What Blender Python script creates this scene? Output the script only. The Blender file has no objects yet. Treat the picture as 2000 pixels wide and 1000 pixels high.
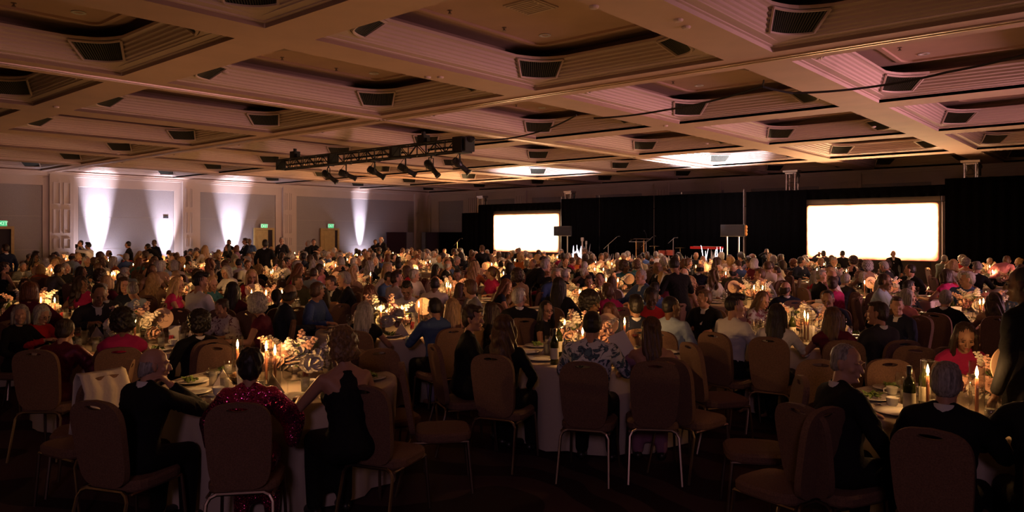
import bpy, bmesh, math, random
import numpy as np
from mathutils import Vector, Matrix, Euler
random.seed(7); rng = np.random.default_rng(7)
PI = math.pi
SC = bpy.context.scene
COL = SC.collection

# ------------------------------------------------------------------ camera, world, light, exposure
YAW = math.radians(40.8); F = 1449.0; HOR = 456.0; CAMZ = 1.95
cY, sY = math.cos(YAW), math.sin(YAW)
cam_d = bpy.data.cameras.new('camera'); cam = bpy.data.objects.new('camera', cam_d); COL.objects.link(cam)
cam_d.sensor_width = 36.0; cam_d.lens = F / 2000 * 36.0; cam_d.shift_y = -(500 - HOR) / 2000.0
cam_d.clip_end = 200; cam_d.clip_start = 0.05
cam.location = (0, 0, CAMZ); cam.rotation_euler = (PI / 2, 0, YAW)
SC.camera = cam
def W(px, z):
    """floor position of something seen in column px at depth z"""
    X = z * (px - 1000) / F
    return (X * cY - z * sY, X * sY + z * cY)
def WZ(px, py, h):
    return W(px, F * (CAMZ - h) / (py - HOR))
def wall_y(px, wx):
    t = (px - 1000) / F
    z = wx / (t * cY - sY)
    return z * (t * sY + cY)
def wall_x(px, wy):
    t = (px - 1000) / F
    z = wy / (t * sY + cY)
    return z * (t * cY - sY)

w = bpy.data.worlds.new('world'); SC.world = w; w.use_nodes = True
w.node_tree.nodes['Background'].inputs[0].default_value = (0.5, 0.35, 0.3, 1)
w.node_tree.nodes['Background'].inputs[1].default_value = 0.0
vs = SC.view_settings
vs.view_transform = 'Standard'; vs.look = 'None'; vs.gamma = 1.0; vs.use_curve_mapping = False
vs.exposure = -0.35
cy = SC.cycles
cy.max_bounces = 6; cy.diffuse_bounces = 1; cy.glossy_bounces = 3; cy.transmission_bounces = 3; cy.transparent_max_bounces = 24
cy.sample_clamp_indirect = 4.0; cy.caustics_reflective = False; cy.caustics_refractive = False
cy.use_light_tree = True

def lamp(name, kind, loc, power, color, **kw):
    d = bpy.data.lights.new(name, kind); d.energy = power; d.color = color
    tgt = kw.pop('target', None)
    for k, v in kw.items(): setattr(d, k, v)
    o = bpy.data.objects.new(name, d); COL.objects.link(o); o.location = loc
    if tgt is not None:
        o.rotation_euler = (Vector(tgt) - Vector(loc)).to_track_quat('-Z', 'Y').to_euler()
    return o
H = 4.35
# room and stage lights: uplights, and two unseen wash lamps added for pink light
LK = dict(candle=8.8, screen=36.0)
lamp('side_wash_lamp', 'AREA', (9.0, 14.0, 1.9), 1300, (1.0, 0.46, 0.54), shape='RECTANGLE', size=0.6, size_y=12.0, target=(-9, 15, 6.6), spread=math.radians(80))
lamp('rear_wash_lamp', 'AREA', (2.4, -3.6, 3.9), 30, (0.95, 0.52, 0.72), shape='RECTANGLE', size=1.0, size_y=1.0, target=(-8, 7, 1.2), spread=math.radians(120))
LX, BY = -32.5, 30.12          # left wall and stage wall planes
MX, MY = 4.05, 5.02            # ceiling module
# wall uplights along the left wall: (px of the lamp, power, spot size)
UP = [(190, 15000, 20), (322, 5500, 24), (452, 9000, 25), (702, 8000, 16)]
UPCOL = (0.86, 0.80, 1.0)

# ------------------------------------------------------------------ helpers
def tag(o, label=None, cat=None, group=None, kind=None):
    if label: o['label'] = label
    if cat: o['category'] = cat
    if group: o['group'] = group
    if kind: o['kind'] = kind
    return o
def empty(name, loc=(0, 0, 0), rz=0, parent=None):
    o = bpy.data.objects.new(name, None); COL.objects.link(o); o.location = loc; o.rotation_euler = (0, 0, rz)
    o.empty_display_size = 0.1
    if parent: o.parent = parent
    return o
def link(name, me, parent=None, loc=(0, 0, 0), rot=(0, 0, 0), mat=None):
    o = bpy.data.objects.new(name, me); COL.objects.link(o); o.location = loc; o.rotation_euler = rot
    if parent: o.parent = parent
    if mat is not None: setmat(o, mat)
    return o
def setmat(o, mat, i=0):
    if len(o.data.materials) == 0: o.data.materials.append(mat); return
    o.material_slots[i].link = 'OBJECT'; o.material_slots[i].material = mat
def copy_tree(o, parent=None):
    c = o.copy(); COL.objects.link(c); c.parent = parent
    for ch in o.children: 
        k = copy_tree(ch, c); k.matrix_parent_inverse = ch.matrix_parent_inverse
    return c

class MB:
    def __init__(s): s.v = []; s.f = []; s.m = []
    def add(s, vs, fs, mi=0):
        n = len(s.v); s.v += [tuple(p) for p in vs]; s.f += [tuple(n + i for i in f) for f in fs]; s.m += [mi] * len(fs)
    def box(s, c, d, rz=0, mi=0, M=None):
        x, y, z = d[0] / 2, d[1] / 2, d[2] / 2
        P = [Vector((a * x, b * y, e * z)) for a in (-1, 1) for b in (-1, 1) for e in (-1, 1)]
        R = M if M is not None else Matrix.Rotation(rz, 3, 'Z')
        P = [R @ p + Vector(c) for p in P]
        s.add(P, [(0, 1, 3, 2), (4, 6, 7, 5), (0, 4, 5, 1), (2, 3, 7, 6), (0, 2, 6, 4), (1, 5, 7, 3)], mi)
    def tube(s, pts, r, n=6, mi=0, caps=True):
        pts = [Vector(p) for p in pts]; rs = r if isinstance(r, (list, tuple)) else [r] * len(pts)
        rings = []
        up = None
        for i, p in enumerate(pts):
            d = (pts[min(i + 1, len(pts) - 1)] - pts[max(i - 1, 0)]).normalized()
            if up is None: up = Vector((0, 0, 1)) if abs(d.z) < .9 else Vector((1, 0, 0))
            a = d.cross(up).normalized(); b = a.cross(d).normalized(); up = b
            rings.append([p + (a * math.cos(t) + b * math.sin(t)) * rs[i] for t in [2 * PI * k / n for k in range(n)]])
        V = [q for ring in rings for q in ring]; Fs = []
        for i in range(len(rings) - 1):
            for k in range(n):
                Fs.append((i * n + k, i * n + (k + 1) % n, (i + 1) * n + (k + 1) % n, (i + 1) * n + k))
        if caps: Fs += [tuple(range(n))[::-1], tuple((len(rings) - 1) * n + k for k in range(n))]
        s.add(V, Fs, mi)
    def lathe(s, prof, c=(0, 0, 0), n=16, mi=0, capb=False, capt=False):
        V = []; Fs = []
        for (r, z) in prof:
            V += [(c[0] + r * math.cos(2 * PI * k / n), c[1] + r * math.sin(2 * PI * k / n), c[2] + z) for k in range(n)]
        for i in range(len(prof) - 1):
            for k in range(n):
                Fs.append((i * n + k, i * n + (k + 1) % n, (i + 1) * n + (k + 1) % n, (i + 1) * n + k))
        if capb: Fs.append(tuple(range(n))[::-1])
        if capt: Fs.append(tuple((len(prof) - 1) * n + k for k in range(n)))
        s.add(V, Fs, mi)
    def sphere(s, c, r, n=8, m=6, mi=0, M=None):
        r = (r, r, r) if not isinstance(r, (tuple, list)) else r
        V = [Vector((0, 0, -1))]; Fs = []
        for i in range(1, m):
            t = -PI / 2 + PI * i / m
            V += [Vector((math.cos(t) * math.cos(2 * PI * k / n), math.cos(t) * math.sin(2 * PI * k / n), math.sin(t))) for k in range(n)]
        V.append(Vector((0, 0, 1)))
        for k in range(n): Fs.append((0, 1 + (k + 1) % n, 1 + k))
        for i in range(m - 2):
            for k in range(n):
                a = 1 + i * n
                Fs.append((a + k, a + (k + 1) % n, a + n + (k + 1) % n, a + n + k))
        a = 1 + (m - 2) * n
        for k in range(n): Fs.append((a + k, a + (k + 1) % n, len(V) - 1))
        out = []
        for v in V:
            v = Vector((v.x * r[0], v.y * r[1], v.z * r[2]))
            if M is not None: v = M @ v
            out.append(v + Vector(c))
        s.add(out, Fs, mi)
    def mesh(s, name, mats=(), smooth=False):
        me = bpy.data.meshes.new(name); me.from_pydata(s.v, [], s.f)
        for m in mats: me.materials.append(m)
        if len(mats) > 1: me.polygons.foreach_set('material_index', s.m)
        if smooth: me.polygons.foreach_set('use_smooth', [True] * len(me.polygons))
        me.update(); return me
    def obj(s, name, mats, parent=None, loc=(0, 0, 0), rot=(0, 0, 0), smooth=False):
        if not isinstance(mats, (list, tuple)): mats = [mats]
        return link(name, s.mesh(name, mats, smooth), parent, loc, rot)

# ------------------------------------------------------------------ materials
def mat(name, col, rough=0.7, metal=0.0, emit=None, es=0.0, noise=None, bump=None, spec=0.5, sheen=0.0, alpha=None):
    m = bpy.data.materials.new(name); m.use_nodes = True; nt = m.node_tree; b = nt.nodes['Principled BSDF']
    b.inputs['Base Color'].default_value = (*col, 1); b.inputs['Roughness'].default_value = rough; b.inputs['Metallic'].default_value = metal
    b.inputs['Specular IOR Level'].default_value = spec
    if emit: b.inputs['Emission Color'].default_value = (*emit, 1); b.inputs['Emission Strength'].default_value = es
    if noise or bump:
        tc = nt.nodes.new('ShaderNodeTexCoord')
    if noise:
        sc, amt = noise
        n = nt.nodes.new('ShaderNodeTexNoise'); n.inputs['Scale'].default_value = sc; n.inputs['Detail'].default_value = 4
        r = nt.nodes.new('ShaderNodeValToRGB'); r.color_ramp.elements[0].position = .3; r.color_ramp.elements[1].position = .7
        r.color_ramp.elements[0].color = (*[c * (1 - amt) for c in col], 1); r.color_ramp.elements[1].color = (*[min(1, c * (1 + amt)) for c in col], 1)
        nt.links.new(tc.outputs['Object'], n.inputs['Vector']); nt.links.new(n.outputs['Fac'], r.inputs[0]); nt.links.new(r.outputs[0], b.inputs['Base Color'])
    if bump:
        sc, st = bump
        n2 = nt.nodes.new('ShaderNodeTexNoise'); n2.inputs['Scale'].default_value = sc; n2.inputs['Detail'].default_value = 3
        bp = nt.nodes.new('ShaderNodeBump'); bp.inputs['Strength'].default_value = st; bp.inputs['Distance'].default_value = 0.01
        nt.links.new(tc.outputs['Object'], n2.inputs['Vector']); nt.links.new(n2.outputs['Fac'], bp.inputs['Height']); nt.links.new(bp.outputs[0], b.inputs['Normal'])
    return m
def glassmat(name, tint=(1, 1, 1), refl=0.12, body=0.0, bodycol=(1, 1, 1)):
    m = bpy.data.materials.new(name); m.use_nodes = True; nt = m.node_tree; nt.nodes.clear()
    out = nt.nodes.new('ShaderNodeOutputMaterial'); tr = nt.nodes.new('ShaderNodeBsdfTransparent'); tr.inputs[0].default_value = (*tint, 1)
    gl = nt.nodes.new('ShaderNodeBsdfGlossy'); gl.inputs['Roughness'].default_value = 0.04
    fr = nt.nodes.new('ShaderNodeLayerWeight'); fr.inputs['Blend'].default_value = 0.5
    pw = nt.nodes.new('ShaderNodeMath'); pw.operation = 'POWER'; pw.inputs[1].default_value = 3.0
    mp = nt.nodes.new('ShaderNodeMath'); mp.operation = 'MULTIPLY_ADD'; mp.inputs[1].default_value = 0.55; mp.inputs[2].default_value = refl * .4
    mx = nt.nodes.new('ShaderNodeMixShader')
    nt.links.new(fr.outputs['Facing'], pw.inputs[0]); nt.links.new(pw.outputs[0], mp.inputs[0]); nt.links.new(mp.outputs[0], mx.inputs[0]); nt.links.new(tr.outputs[0], mx.inputs[1]); nt.links.new(gl.outputs[0], mx.inputs[2])
    last = mx
    if body > 0:
        df = nt.nodes.new('ShaderNodeBsdfDiffuse'); df.inputs[0].default_value = (*bodycol, 1)
        m2 = nt.nodes.new('ShaderNodeMixShader'); m2.inputs[0].default_value = body
        nt.links.new(mx.outputs[0], m2.inputs[1]); nt.links.new(df.outputs[0], m2.inputs[2]); last = m2
    nt.links.new(last.outputs[0], out.inputs[0]); return m
def nodes_of(m): return m.node_tree.nodes, m.node_tree.links

M_CEIL = mat('ceiling_paint', (0.64, 0.42, 0.32), 0.8, noise=(2.0, 0.05))
M_CROWN = mat('crown_paint', (0.66, 0.50, 0.43), 0.7)
M_WALL = mat('wall_paint', (0.62, 0.50, 0.44), 0.75, noise=(1.2, 0.05))
M_TRIM = mat('trim_paint', (0.64, 0.52, 0.46), 0.6)
M_FABRIC = mat('wall_fabric', (0.36, 0.32, 0.32), 0.9, noise=(60, 0.15), bump=(90, .4))
M_TRACK = mat('track_metal', (0.70, 0.55, 0.44), 0.42, 1.0)
M_BLACK = mat('black_metal', (0.012, 0.012, 0.013), 0.55, 0.3)
M_BLACKPL = mat('black_plastic', (0.02, 0.02, 0.022), 0.45)
M_ALU = mat('aluminium', (0.62, 0.6, 0.6), 0.3, 1.0)
M_CHROME = mat('chair_frame_metal', (0.30, 0.23, 0.18), 0.38, 1.0)
M_GRILLE = mat('grille_bronze', (0.10, 0.10, 0.075), 0.5, 0.6)
M_GRILLEBK = mat('grille_backing', (0.015, 0.014, 0.012), 0.9)
M_DRAPE = mat('black_velour', (0.0025, 0.0025, 0.003), 1.0, spec=0.0)
M_DRAPE2 = mat('dark_plum_drape', (0.05, 0.03, 0.04), 0.95, spec=0.1)
M_DOOR = mat('door_maple', (0.46, 0.30, 0.10), 0.5, noise=(6, .1))
M_DARK = mat('dark_opening', (0.03, 0.02, 0.025), 0.9)
M_WHITE = mat('white_plastic', (0.8, 0.78, 0.74), 0.5)
M_CLOTH = mat('table_linen', (0.52, 0.44, 0.37), 0.85, bump=(70, .15))
M_CHAIR = mat('chair_fabric', (0.16, 0.085, 0.055), 0.9, noise=(120, 0.25), bump=(160, .3))
M_PLATE = mat('white_china', (0.75, 0.73, 0.70), 0.2)
M_SILVER = mat('silver_flatware', (0.75, 0.72, 0.68), 0.2, 1.0)
M_WAX = mat('pink_wax', (0.80, 0.33, 0.20), 0.45)
M_WAX.node_tree.nodes['Principled BSDF'].inputs['Subsurface Weight'].default_value = 0.0
M_GLASS = glassmat('clear_glass', (0.93, 0.92, 0.9), 0.12)
M_WATER = glassmat('iced_water_glass', (0.85, 0.86, 0.84), 0.1, 0.32, (0.55, 0.55, 0.52))
M_BOTTLE = glassmat('green_bottle_glass', (0.20, 0.26, 0.05), 0.12, 0.35, (0.05, 0.06, 0.012))
M_WINE = mat('red_wine', (0.09, 0.005, 0.01), 0.1)
M_GREEN = mat('leaf_green', (0.09, 0.14, 0.04), 0.6, noise=(30, .4))
M_FOOD = mat('salad_greens', (0.10, 0.15, 0.03), 0.6, noise=(80, .6))
M_BREAD = mat('bread_crust', (0.45, 0.25, 0.10), 0.7, noise=(40, .3))
M_WICK = mat('basket_wire', (0.12, 0.07, 0.03), 0.5, 0.5)
M_PAPER = mat('paper_card', (0.72, 0.70, 0.68), 0.8)
M_PINKP = mat('pink_sugar_packets', (0.7, 0.10, 0.12), 0.7)
M_SIGN = mat('round_sign_paper', (0.70, 0.46, 0.33), 0.75)
M_INK = mat('sign_ink', (0.42, 0.26, 0.19), 0.8)
M_ROSEW = mat('ivory_petal', (0.80, 0.72, 0.62), 0.7)
M_ROSEP = mat('blush_petal', (0.78, 0.46, 0.36), 0.7)
M_ROSEM = mat('mauve_petal', (0.42, 0.16, 0.20), 0.7)
def flame_mat():
    m = bpy.data.materials.new('flame'); m.use_nodes = True; nt = m.node_tree; nt.nodes.clear()
    out = nt.nodes.new('ShaderNodeOutputMaterial'); e = nt.nodes.new('ShaderNodeEmission'); t = nt.nodes.new('ShaderNodeBsdfTransparent'); a = nt.nodes.new('ShaderNodeAddShader')
    e.inputs[0].default_value = (1.0, 0.50, 0.16, 1); e.inputs[1].default_value = 40
    nt.links.new(e.outputs[0], a.inputs[0]); nt.links.new(t.outputs[0], a.inputs[1]); nt.links.new(a.outputs[0], out.inputs[0])
    m.cycles.emission_sampling = 'NONE'; return m
M_FLAME = flame_mat()
def carpet():
    m = mat('carpet', (0.05, 0.03, 0.035), 0.95, spec=0.1); N, L = nodes_of(m); b = N['Principled BSDF']
    tc = N.new('ShaderNodeTexCoord'); v = N.new('ShaderNodeTexVoronoi'); v.inputs['Scale'].default_value = 0.9; v.feature = 'DISTANCE_TO_EDGE'
    wv = N.new('ShaderNodeTexWave'); wv.wave_type = 'RINGS'; wv.inputs['Scale'].default_value = .5; wv.inputs['Distortion'].default_value = 14; wv.inputs['Detail'].default_value = 2
    r = N.new('ShaderNodeValToRGB'); r.color_ramp.elements[0].position = .42; r.color_ramp.elements[1].position = .5
    r.color_ramp.elements[0].color = (0.030, 0.018, 0.022, 1); r.color_ramp.elements[1].color = (0.075, 0.042, 0.045, 1)
    L.new(tc.outputs['Object'], wv.inputs['Vector']); L.new(wv.outputs['Fac'], r.inputs[0]); L.new(r.outputs[0], b.inputs['Base Color']); return m
M_CARPET = carpet()
# ------------------------------------------------------------------ room shell
X1, Y0 = LX + MX * 12, -5.02
def struct(mb, name, mats, parent=None, **kw):
    o = mb.obj(name, mats, parent, **kw)
    if parent is None: o['kind'] = 'structure'
    return o
b = MB(); b.box(((LX + X1) / 2, (Y0 + BY) / 2, -0.05), (X1 - LX + .6, BY - Y0 + .6, 0.1)); struct(b, 'floor', M_CARPET)
# ceiling: soffit grid with real openings, coffers above
BW = 0.68
ceiling = empty('ceiling', (0, 0, 0)); ceiling['kind'] = 'structure'
xs = [LX + MX * k for k in range(13)]; ys = [Y0 + MY * k for k in range(8)]
b = MB()
TH = 0.06
for i, x in enumerate(xs):      # beams along y
    xa, xb = x - BW / 2, x + BW / 2
    if i == 0: xa = x - .1
    if i == len(xs) - 1: xb = x + .1
    b.box(((xa + xb) / 2, (Y0 + BY) / 2, H + TH / 2), (xb - xa, BY - Y0 + .2, TH))
for j, y in enumerate(ys):      # beams along x, between
    ya, yb = y - BW / 2, y + BW / 2
    if j == 0: ya = y - .1
    if j == len(ys) - 1: yb = y + .1
    for i in range(12):
        b.box(((xs[i] + xs[i + 1]) / 2, (ya + yb) / 2, H + TH / 2), (MX - BW, yb - ya, TH))
b.box(((LX + X1) / 2, (Y0 + BY) / 2, H + 1.3), (X1 - LX + .6, BY - Y0 + .6, .1))
struct(b, 'beam_soffit', M_CEIL, ceiling)
# one coffer, centred on 0,0, soffit level at z=0
ax, ay = (MX - BW) / 2, (MY - BW) / 2
def cloop(d, h, c, n=7):
    """rectangle inset d, chamfered/rounded corner of size c; 4*n vertices"""
    out = []
    X, Y = ax - d, ay - d
    for q, (sx, sy) in enumerate([(1, 1), (-1, 1), (-1, -1), (1, -1)]):
        P0 = (sx * X, sy * (Y - c)) if q % 2 == 0 else (sx * (X - c), sy * Y)
        P1 = (sx * (X - c), sy * Y) if q % 2 == 0 else (sx * X, sy * (Y - c))
        K = (sx * X, sy * Y)
        for k in range(n):
            t = k / (n - 1)
            # curve that bulges slightly away from the corner (concave panel)
            w0, w1, wk = (1 - t), t, 0.0
            mx_ = w0 * P0[0] + w1 * P1[0]; my_ = w0 * P0[1] + w1 * P1[1]
            s_ = 0.35 * math.sin(PI * t) * c * 0.5
            out.append((mx_ + sx * s_, my_ + sy * s_, h))
    return out
prof = [(0, 0, .012), (0, .055, .012), (.035, .06, .012), (.035, .075, .012), (.14, .085, .02), (.14, .10, .42), (.165, .115, .44), (.165, .135, .44), (.195, .15, .46), (.195, .185, .46),
        (.225, .20, .48), (.225, .235, .48), (.255, .25, .50), (.255, .285, .50), (.285, .30, .52), (.285, .335, .52), (.32, .35, .54), (.35, .355, .56), (.35, .395, .56),
        (.30, .395, .56), (.02, .395, .30), (-.12, .40, .25)]
n4 = 28
V = []; Fc = []
for d, h, c in prof: V += cloop(d, h, c)
for i in range(len(prof) - 1):
    for k in range(n4): Fc.append((i * n4 + k, i * n4 + (k + 1) % n4, (i + 1) * n4 + (k + 1) % n4, (i + 1) * n4 + k))
b = MB(); b.add(V, Fc); coffer_me = b.mesh('coffer_crown', [M_CROWN])
b = MB()
V = []; Fc = []
cov = [(-.12, .40, .2), (-.12, .46, .2), (-.09, .53, .25), (-.02, .57, .3), (.14, .58, .4), (.46, .58, .2), (.46, .555, .2), (.54, .555, .15), (.54, .59, .12)]
for d, h, c in cov: V += cloop(d, h, max(c, .02))
for i in range(len(cov) - 1):
    for k in range(n4): Fc.append((i * n4 + k, i * n4 + (k + 1) % n4, (i + 1) * n4 + (k + 1) % n4, (i + 1) * n4 + k))
Fc.append(tuple((len(cov) - 1) * n4 + k for k in range(n4)))
b.add(V, Fc); panel_me = b.mesh('coffer_panel', [M_CEIL])
def grille_mesh():
    b = MB()
    lo, hi = (.160, .125, .43), (.305, .345, .54)
    N = 16
    def pt(t, u, out=0.0):
        a = cloop(lo[0], lo[1], lo[2], 17)[0:17]; c = cloop(hi[0], hi[1], hi[2], 17)[0:17]
        k = t * 16; i = min(15, int(k)); fr = k - i
        pa = Vector(a[i]).lerp(Vector(a[i + 1]), fr); pc = Vector(c[i]).lerp(Vector(c[i + 1]), fr)
        p = pa.lerp(pc, u); p += Vector((-.7, -.7, -.3)) * (out + .022)
        return p
    t0, t1 = .06, .94
    # backing
    n = 12
    V = [pt(t0 + (t1 - t0) * k / n, u, .012) for u in (0, 1) for k in range(n + 1)]
    b.add(V, [(k, k + 1, n + 2 + k, n + 1 + k) for k in range(n)], 1)
    for k in range(19):
        t = t0 + (t1 - t0) * (k + .5) / 19
        b.tube([pt(t, 0, .026), pt(t, 1, .026)], .0075, 4, 0)
    for u in (0.0, 1.0): b.tube([pt(t0 - .03 + (t1 - t0 + .06) * k / n, u, .03) for k in range(n + 1)], .018, 5, 2)
    for t in (t0 - .03, t1 + .03): b.tube([pt(t, 0, .03), pt(t, 1, .03)], .018, 5, 2)
    return b.mesh('air_grille', [M_GRILLE, M_GRILLEBK, M_CROWN])
gr_me = grille_mesh()
b = MB(); b.box((0, 0, -.01), (.52, .52, .02)); b.box((0, 0, -.025), (.46, .46, .014), mi=0)
for k in range(7): b.box((0, -.18 + .06 * k, -.036), (.40, .018, .012), mi=0)
vent_me = b.mesh('ceiling_diffuser', [M_CROWN])
b = MB(); b.lathe([(.055, 0), (.09, -.004), (.095, -.012), (.085, -.016), (.06, -.012), (.055, .0)], n=14); dl_me = b.mesh('downlight_trim', [M_WHITE])
b = MB(); b.lathe([(.0, -.05), (.03, -.048), (.012, -.03), (.012, -.01), (.035, -.006), (.035, 0)], n=8); sp_me = b.mesh('sprinkler', [M_CHROME])
b = MB(); b.lathe([(.0, -.03), (.04, -.028), (.052, -.016), (.055, 0)], n=12); sd_me = b.mesh('smoke_detector', [M_CROWN])
for i in range(12):
    for j in range(7):
        cx, cy_ = (xs[i] + xs[i + 1]) / 2, (ys[j] + ys[j + 1]) / 2
        # skip coffers the frame cannot show
        dirz = -cx * sY + cy_ * cY
        if dirz < 1.5: continue
        px = 1000 + F * (cx * cY + cy_ * sY) / dirz
        if px < -1300 or px > 3200: continue
        co = link('coffer', coffer_me, ceiling, (cx, cy_, H))
        link('coffer_panel', panel_me, co)
        dist = math.hypot(cx, cy_)
        for q in range(4):
            if q == 0: g = link('air_grille', gr_me, co)
            else:
                g = link('air_grille', gr_me, co)
                g.scale = [(1, 1, 1), (-1, 1, 1), (-1, -1, 1), (1, -1, 1)][q]
        link('ceiling_vent', vent_me, co, (0, 0, .59))
        if dist < 24:
            for (dx, dy) in ((.75, 1.25), (-.75, 1.25), (.75, -1.25), (-.75, -1.25)):
                link('downlight', dl_me, co, (dx, dy, .59))
            for dy in (.55, -.55): link('sprinkler', sp_me, co, (-.95, dy, .59))
# airwall tracks in the soffit and small fittings
def track(name, a, c):
    b = MB(); a = Vector(a); c = Vector(c); d = (c - a).normalized(); s = Vector((-d.y, d.x, 0))
    for off, wd, hh in ((-.055, .03, .02), (.055, .03, .02), (0, .04, .006)):
        p, q = a + s * off, c + s * off
        mid = (p + q) / 2; L = (q - p).length
        b.box((mid.x, mid.y, H - hh / 2), (L, wd, hh), rz=math.atan2(d.y, d.x))
    o = b.obj(name, M_TRACK, ceiling)
track('wall_track', (xs[5], Y0, H), (xs[5], BY, H))
track('wall_track', (LX, ys[3] , H), (X1, ys[3], H))
track('wall_track', (LX, ys[5], H), (xs[5], ys[5], H))
for (px, py) in [(1325, 38), (440, 140), (1340, 52), (835, 150), (1160, 12), (860, 150), (1706, 247), (1380, 280), (1300, 245), (110, 208), (1745, 302), (230, 300)]:
    x, y = WZ(px, 456 - (456 - py), H) if False else W(px, F * (H - CAMZ) / (HOR - py))
    link('smoke_detector', sd_me, ceiling, (x, y, H))

# walls
def panelled(name, wall, along0, along1, fixed, axis, pil, panels, dirn):
    """flat wall slab with raised rails and pilasters round recessed fabric panels"""
    root = empty(name); root['kind'] = 'structure'
    def bx(b, a0, a1, z0, z1, d0, d1):
        a, L = (a0 + a1) / 2, abs(a1 - a0)
        dd, T = fixed + dirn * (d0 + d1) / 2, abs(d1 - d0)
        if axis == 'y': b.box((dd, a, (z0 + z1) / 2), (T, L, z1 - z0))
        else: b.box((a, dd, (z0 + z1) / 2), (L, T, z1 - z0))
    b = MB(); bx(b, along0, along1, 0, H + .06, -.12, 0); b.obj('wall_slab', M_WALL, root)
    PT = 3.82
    allp = sorted(panels)
    # rails: everything that is not panel
    b = MB(); cur = along0
    for (p0, p1) in allp:
        bx(b, cur, p0, 0, PT, 0, .06); cur = p1
    bx(b, cur, along1, 0, PT, 0, .06); bx(b, along0, along1, PT, H, 0, .06)
    b.obj('wall_rail', M_WALL, root)
    for (p0, p1) in allp:
        zz = [0.0, 1.33, 2.62, PT]
        for k in range(3):
            b = MB(); bx(b, p0 + .02, p1 - .02, zz[k] + .004, zz[k + 1] - .004, 0, .03); b.obj('fabric_panel', M_FABRIC, root)
    for (c, wd) in pil:
        b = MB(); bx(b, c - wd / 2, c + wd / 2, 0, H, .06, .16)
        p = b.obj('pilaster', M_WALL, root)
        b = MB()
        for (z0, z1) in ((.25, 1.15), (1.35, 1.75), (1.95, 2.9), (3.1, 3.95)):
            for (s0, s1) in ((-wd / 2 + .12, -.06), (.06, wd / 2 - .12)):
                t = .025
                bx(b, c + s0, c + s1, z0, z0 + t, .16, .185); bx(b, c + s0, c + s1, z1 - t, z1, .16, .185)
                bx(b, c + s0, c + s0 + t, z0 + t, z1 - t, .16, .185); bx(b, c + s1 - t, c + s1, z0 + t, z1 - t, .16, .185)
        b.obj('pilaster_moulding', M_TRIM, p)
    b = MB(); bx(b, along0, along1, 0, .14, .06, .085); b.obj('baseboard', M_TRIM, root)
    b = MB(); bx(b, along0, along1, H - .16, H, .06, .12); bx(b, along0, along1, H - .09, H, .12, .17); b.obj('cornice', M_TRIM, root)
    return root
wy = lambda px: wall_y(px, LX)
wl = panelled('wall_left', 0, Y0, BY, LX, 'y',
              [(wy(118), .85), (wy(366), .55), (wy(560), .59), (BY - 1.0, .5)],
              [(wy(-250), wy(82)), (wy(152), wy(339)), (wy(390), wy(537)), (wy(578), wy(815)), (-4.2, wy(-300))], 1)
wx = lambda px: wall_x(px, BY)
wb = panelled('wall_back', 0, LX, X1, BY, 'x',
              [(wx(838), .5), (wx(925), .7), (wx(1020), .8), (wx(1295), .7), (wx(1400), .5), (wx(1660), .9), (wx(1885), .8)],
              [(wx(858), wx(906)), (wx(948), wx(1008)), (wx(1040), wx(1105)), (wx(1165), wx(1255)), (wx(1305), wx(1415)), (wx(1468), wx(1600)), (wx(1663 + 20), wx(1820)), (wx(1915), 2.8), (4.5, 8.5), (10, 14)], -1)
b = MB(); b.box((X1 + .06, (Y0 + BY) / 2, (H + .06) / 2), (.12, BY - Y0, H + .06)); struct(b, 'wall_right', M_WALL)
b = MB(); b.box(((LX + X1) / 2, Y0 - .06, (H + .06) / 2), (X1 - LX, .12, H + .06)); struct(b, 'wall_front', M_WALL)

# doors in the left wall with lit exit signs
def exit_sign(loc, rz, label, flip=False):
    e = empty('exit_sign', loc, rz); tag(e, label, 'exit sign', 'exit signs over the doors')
    b = MB(); b.box((0, 0, 0), (.36, .06, .24)); b.obj('housing', M_WHITE, e)
    b = MB(); b.box((0, -.034, 0), (.33, .008, .21)); b.obj('face', mat('exit_green', (0.02, 0.25, 0.1), .4, emit=(0.05, 0.55, 0.22), es=1.1), e)
    c = bpy.data.curves.new('exit_text', 'FONT'); c.body = 'EXIT'; c.size = .19; c.extrude = .002; c.align_x = 'CENTER'; c.align_y = 'CENTER'
    t = bpy.data.objects.new('tmp', c); COL.objects.link(t); me_ = bpy.data.meshes.new_from_object(t.evaluated_get(bpy.context.evaluated_depsgraph_get())); bpy.data.objects.remove(t); t = bpy.data.objects.new('lettering', me_); COL.objects.link(t); t.parent = e; t.location = (0, -.041, 0); t.rotation_euler = (PI / 2, 0, 0)
    me_.materials.clear(); me_.materials.append(mat('exit_letters', (0.5, 0.9, 0.6), .4, emit=(0.5, 1.0, 0.65), es=1.3))
    return e
def door(n, pa, pb, leaf_w, label):
    y0, y1 = wy(pa), wy(pb); ym = (y0 + y1) / 2
    d = empty('door_%d' % n, (LX, ym, 0)); d['kind'] = 'structure'; d['label'] = label
    L = y1 - y0; top = 2.12
    b = MB(); b.box((.085, 0, top / 2), (.03, L, top)); b.obj('door_recess', M_DARK, d)  # flat dark sheet on the wall, its colour stands in for doorway shade
    b = MB()
    for s in (-1, 1): b.box((.12, s * (L / 2 + .05), top / 2), (.10, .10, top))
    b.box((.12, 0, top + .05), (.10, L + .2, .10)); b.obj('door_frame', M_DOOR, d)
    b = MB(); lw = L * leaf_w; b.box((.13, -L / 2 + lw / 2, top / 2), (.05, lw, top - .02)); b.box((.16, -L / 2 + lw / 2, 1.45), (.015, lw * .7, .9)); b.box((.16, -L / 2 + lw / 2, .55), (.015, lw * .7, .6))
    lf = b.obj('door_leaf', M_DOOR, d)
    b = MB(); b.box((.19, -L / 2 + lw * .88, 1.0), (.05, .03, .2)); b.obj('door_handle', M_CHROME, lf)
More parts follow.
